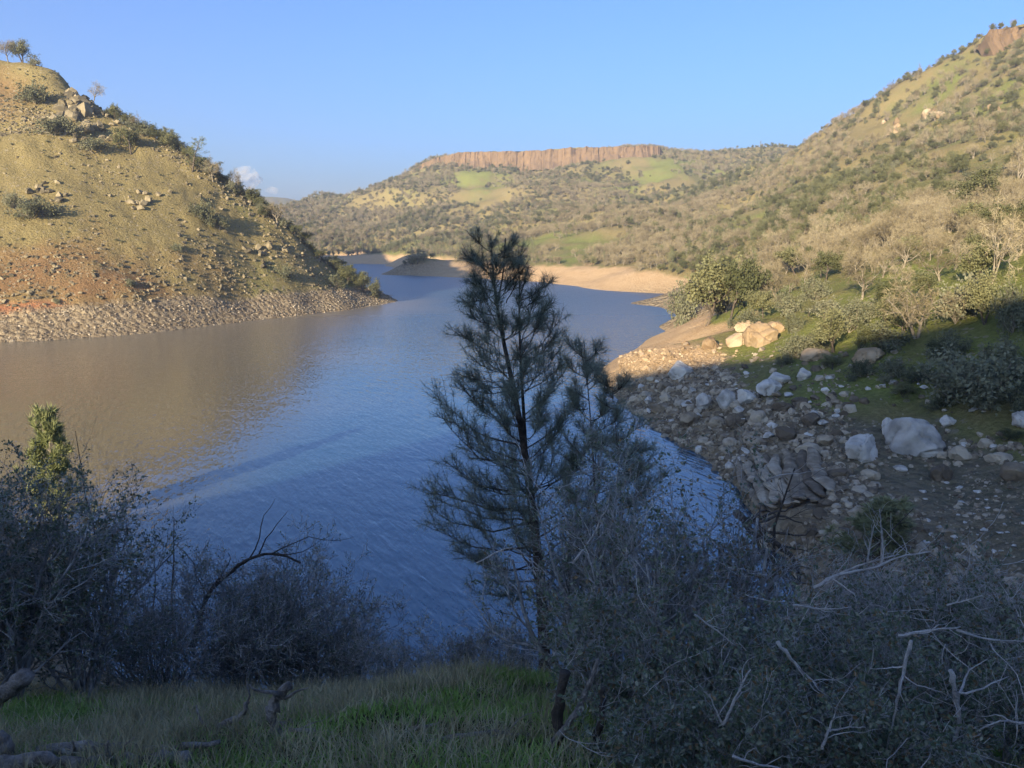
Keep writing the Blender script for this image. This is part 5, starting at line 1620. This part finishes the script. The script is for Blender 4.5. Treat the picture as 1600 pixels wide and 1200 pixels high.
for k, (pts, Y, r, fk, lab) in enumerate([
    ([(1272, 918), (1310, 897), (1360, 890), (1410, 868), (1455, 862)], 6.8, 3.2, 5, "long pale dead branch reaching right above the thicket"),
    ([(1290, 905), (1350, 880), (1405, 866)], 6.9, 2.2, 4, "thin pale dead branch just above the long one"),
    ([(1376, 880), (1378, 840), (1375, 795)], 7.0, 2.0, 3, "upright pale dead twig standing before the dense young pine"),
    ([(1355, 880), (1360, 850), (1366, 820)], 7.0, 1.8, 2, "shorter upright dead twig left of the tall one"),
    ([(1216, 1004), (1245, 1040), (1275, 1070)], 5.3, 4.5, 0, "slanting pale stick in the middle of the right thicket"),
    ([(1404, 993), (1450, 985), (1500, 980)], 5.2, 3.4, 2, "straight pale purple grey branch at the right of the thicket"),
    ([(1495, 985), (1540, 999), (1610, 1003)], 5.2, 2.6, 1, "pale branch running out of the photo at the right"),
    ([(1486, 1048), (1494, 1090), (1502, 1130), (1480, 1180), (1470, 1205)], 4.8, 5, 3, "white forked dead branch in the bottom right thicket"),
    ([(1424, 1000), (1410, 1060), (1395, 1130), (1378, 1200)], 4.9, 3.2, 0, "long straight grey wand right of the thicket's middle"),
    ([(1130, 1132), (1150, 1090), (1172, 1045)], 4.9, 3, 1, "grey forked stick low in the thicket"),
    ([(1130, 1132), (1118, 1110), (1108, 1085)], 4.9, 2.4, 0, "short left arm of the grey forked stick"),
    ([(1145, 1182), (1190, 1196), (1240, 1204)], 4.6, 3, 0, "pale stick at the bottom edge of the photo"),
    ([(1284, 1170), (1295, 1140), (1305, 1115)], 4.7, 3, 2, "pale broken twig rising from the bottom of the thicket"),
    ([(1296, 1142), (1330, 1136), (1352, 1136)], 4.8, 2, 0, "thin level twig beside the pale broken one"),
    ([(1240, 945), (1290, 953), (1330, 948)], 6.0, 2.2, 3, "thin pale branch above the slanting stick"),
    ([(1480, 945), (1510, 938), (1535, 930)], 6.2, 1.8, 2, "thin pale twig right of the beach's lower rim"),
    ([(1600, 1130), (1560, 1126), (1520, 1146)], 4.6, 2.6, 1, "curved pale branch entering from the right edge"),
    ([(1085, 960), (1120, 985), (1150, 1010)], 5.6, 2, 1, "thin grey stick crossing the left of the thicket"),
    ([(895, 880), (925, 840), (950, 790)], 8.5, 2.4, 2, "grey branch slanting through the young pines"),
    ([(745, 880), (800, 850), (860, 900)], 9.0, 1.6, 2, "thin drooping leafless branch left of the pine trunk")]):
    stick("dead_branch", lab, pts, Y - .25, r * .85, 40 + k, M_palewood, forks=fk + 3, sides=6)
# dead tree lying in the cove's end
stick("fallen_tree", "dark fallen tree arching over the water at the cove's end", [(1150, 800), (1178, 832), (1215, 850), (1245, 880), (1250, 912)], 50, 6, 71, M_darkwood, forks=9, cat="dead tree")
stick("fallen_tree", "second dark fallen limb in the water at the cove's end", [(1165, 880), (1200, 868), (1225, 900), (1232, 925)], 47, 4, 72, M_darkwood, forks=6, cat="dead tree")

# ------------------------------------------------------------------ grass
M_grass = simple_mat("grass_green", [(.15, (.14, .22, .05)), (.5, (.22, .34, .085)), (.85, (.30, .40, .13))], 1.2, coord='Object', translucent=.25)
M_grass_dry = simple_mat("grass_dry", [(.15, (.19, .17, .095)), (.5, (.33, .30, .18)), (.85, (.45, .41, .28))], 1.5, coord='Object', translucent=.2)
def grass(name, n, x0, x1, y0, y1, seed, dry_edge=True):
    rs = np.random.RandomState(seed)
    y = y0 + (y1 - y0) * rs.rand(n); x = (x0 + (x1 - x0) * rs.rand(n)) * (y * .9 + 2) / 8
    z = height(x, y)
    d = fbm(x, y, 1.8, 3, 4) + fbm(x, y, .5, 2, 6) * .5
    edge = smooth(8.6, 10.2, y)
    dry = rs.rand(n) < np.clip(.22 + d * 1.5 + edge * .5 + .15 * smooth(6.6, 5.2, y), 0.04, .97)
    ln = np.where(dry, .14 + .20 * rs.rand(n), .07 + .11 * rs.rand(n)) * (1 + .35 * edge)
    lean = rs.normal(size=(n, 3)) * .45; lean[:, 2] = 1
    lean = unit(lean); side = unit(np.cross(lean, rs.normal(size=(n, 3))))
    w = np.where(dry, .0045, .007)[:, None]
    p = np.stack([x, y, z - .02], -1)
    mid = p + lean * (ln * .55)[:, None]
    tip = mid + unit(lean + rs.normal(size=(n, 3)) * .45 + np.array((0, 0, -.1))) * (ln * .5)[:, None]
    V = np.stack([p - side * w, p + side * w, mid + side * w * .7, mid - side * w * .7, tip], 1).reshape(-1, 3)
    b5 = np.arange(n)[:, None] * 5
    q = b5 + np.array((0, 1, 2, 3)); t = b5 + np.array((3, 2, 4))
    o = link(name, mesh_from(name, V, [q, t], [M_grass, M_grass_dry], np.concatenate([dry, dry]).astype(int)))
    tag(o, kind="stuff")
grass("grass", 120000, -6.6, 6.4, 4.3, 11.6, 3)
# two small clouds low over the left ridge
M_cloud = bpy.data.materials.new("cloud"); M_cloud.use_nodes = True
nc_ = M_cloud.node_tree
nc_.nodes.remove(nc_.nodes["Principled BSDF"])
cv = nc_.nodes.new("ShaderNodeVolumePrincipled")
cv.inputs["Color"].default_value = (.97, .97, .98, 1)
tcc = nc_.nodes.new("ShaderNodeTexCoord")
fz = noise(nc_, tcc.outputs["Object"], .009, 4, .6)
nc_.links.new(math_n(nc_, 'MULTIPLY', math_n(nc_, 'MULTIPLY_ADD', fz, 4.0, -1.55, clamp=True), .012), cv.inputs["Density"])
nc_.links.new(cv.outputs[0], nc_.nodes["Material Output"].inputs["Volume"])
def cloud(label, px, py, wpx, hpx, Y, n, seed):
    rs = np.random.RandomState(seed)
    c = at(px, py, Y); k = Y / FPX
    bm = bmesh.new()
    for i in range(n):
        u = rs.uniform(-1, 1); s_ = (1 - .55 * abs(u)) * rs.uniform(.3, .75)
        m_ = Matrix.Translation((u * wpx * k * .42, rs.normal() * wpx * k * .15, (rs.rand() * .45 * (1 - abs(u)) - .2) * hpx * k)) @ Matrix.Diagonal((s_ * hpx * k * .75, s_ * hpx * k * .6, s_ * hpx * k * .5, 1))
        bmesh.ops.create_icosphere(bm, subdivisions=4, radius=1, matrix=m_)
    V = np.array([v.co[:] for v in bm.verts]); F = np.array([[v.index for v in f.verts] for f in bm.faces]); bm.free()
    s0 = hpx * k
    for q_, (sc_, am) in enumerate(((.9, .22), (.35, .12), (.14, .05))):
        V[:, 2] += fbm(V[:, 0] + V[:, 1] * .7, V[:, 2], s0 * sc_, 2, seed + q_) * s0 * am
        V[:, 0] += fbm(V[:, 2] + V[:, 1] * .7, V[:, 0], s0 * sc_, 2, seed + 9 + q_) * s0 * am
    tag(link("cloud", mesh_from("cloud", V, F, M_cloud, smooth_shade=True), None, c), label, "cloud")
cloud("larger white cloud rising behind the left hill's skyline trees", 374, 280, 70, 46, 9500, 26, 3)
cloud("small white puff of cloud just above the far ridge", 427, 296, 18, 22, 9500, 6, 5)
haze_box()
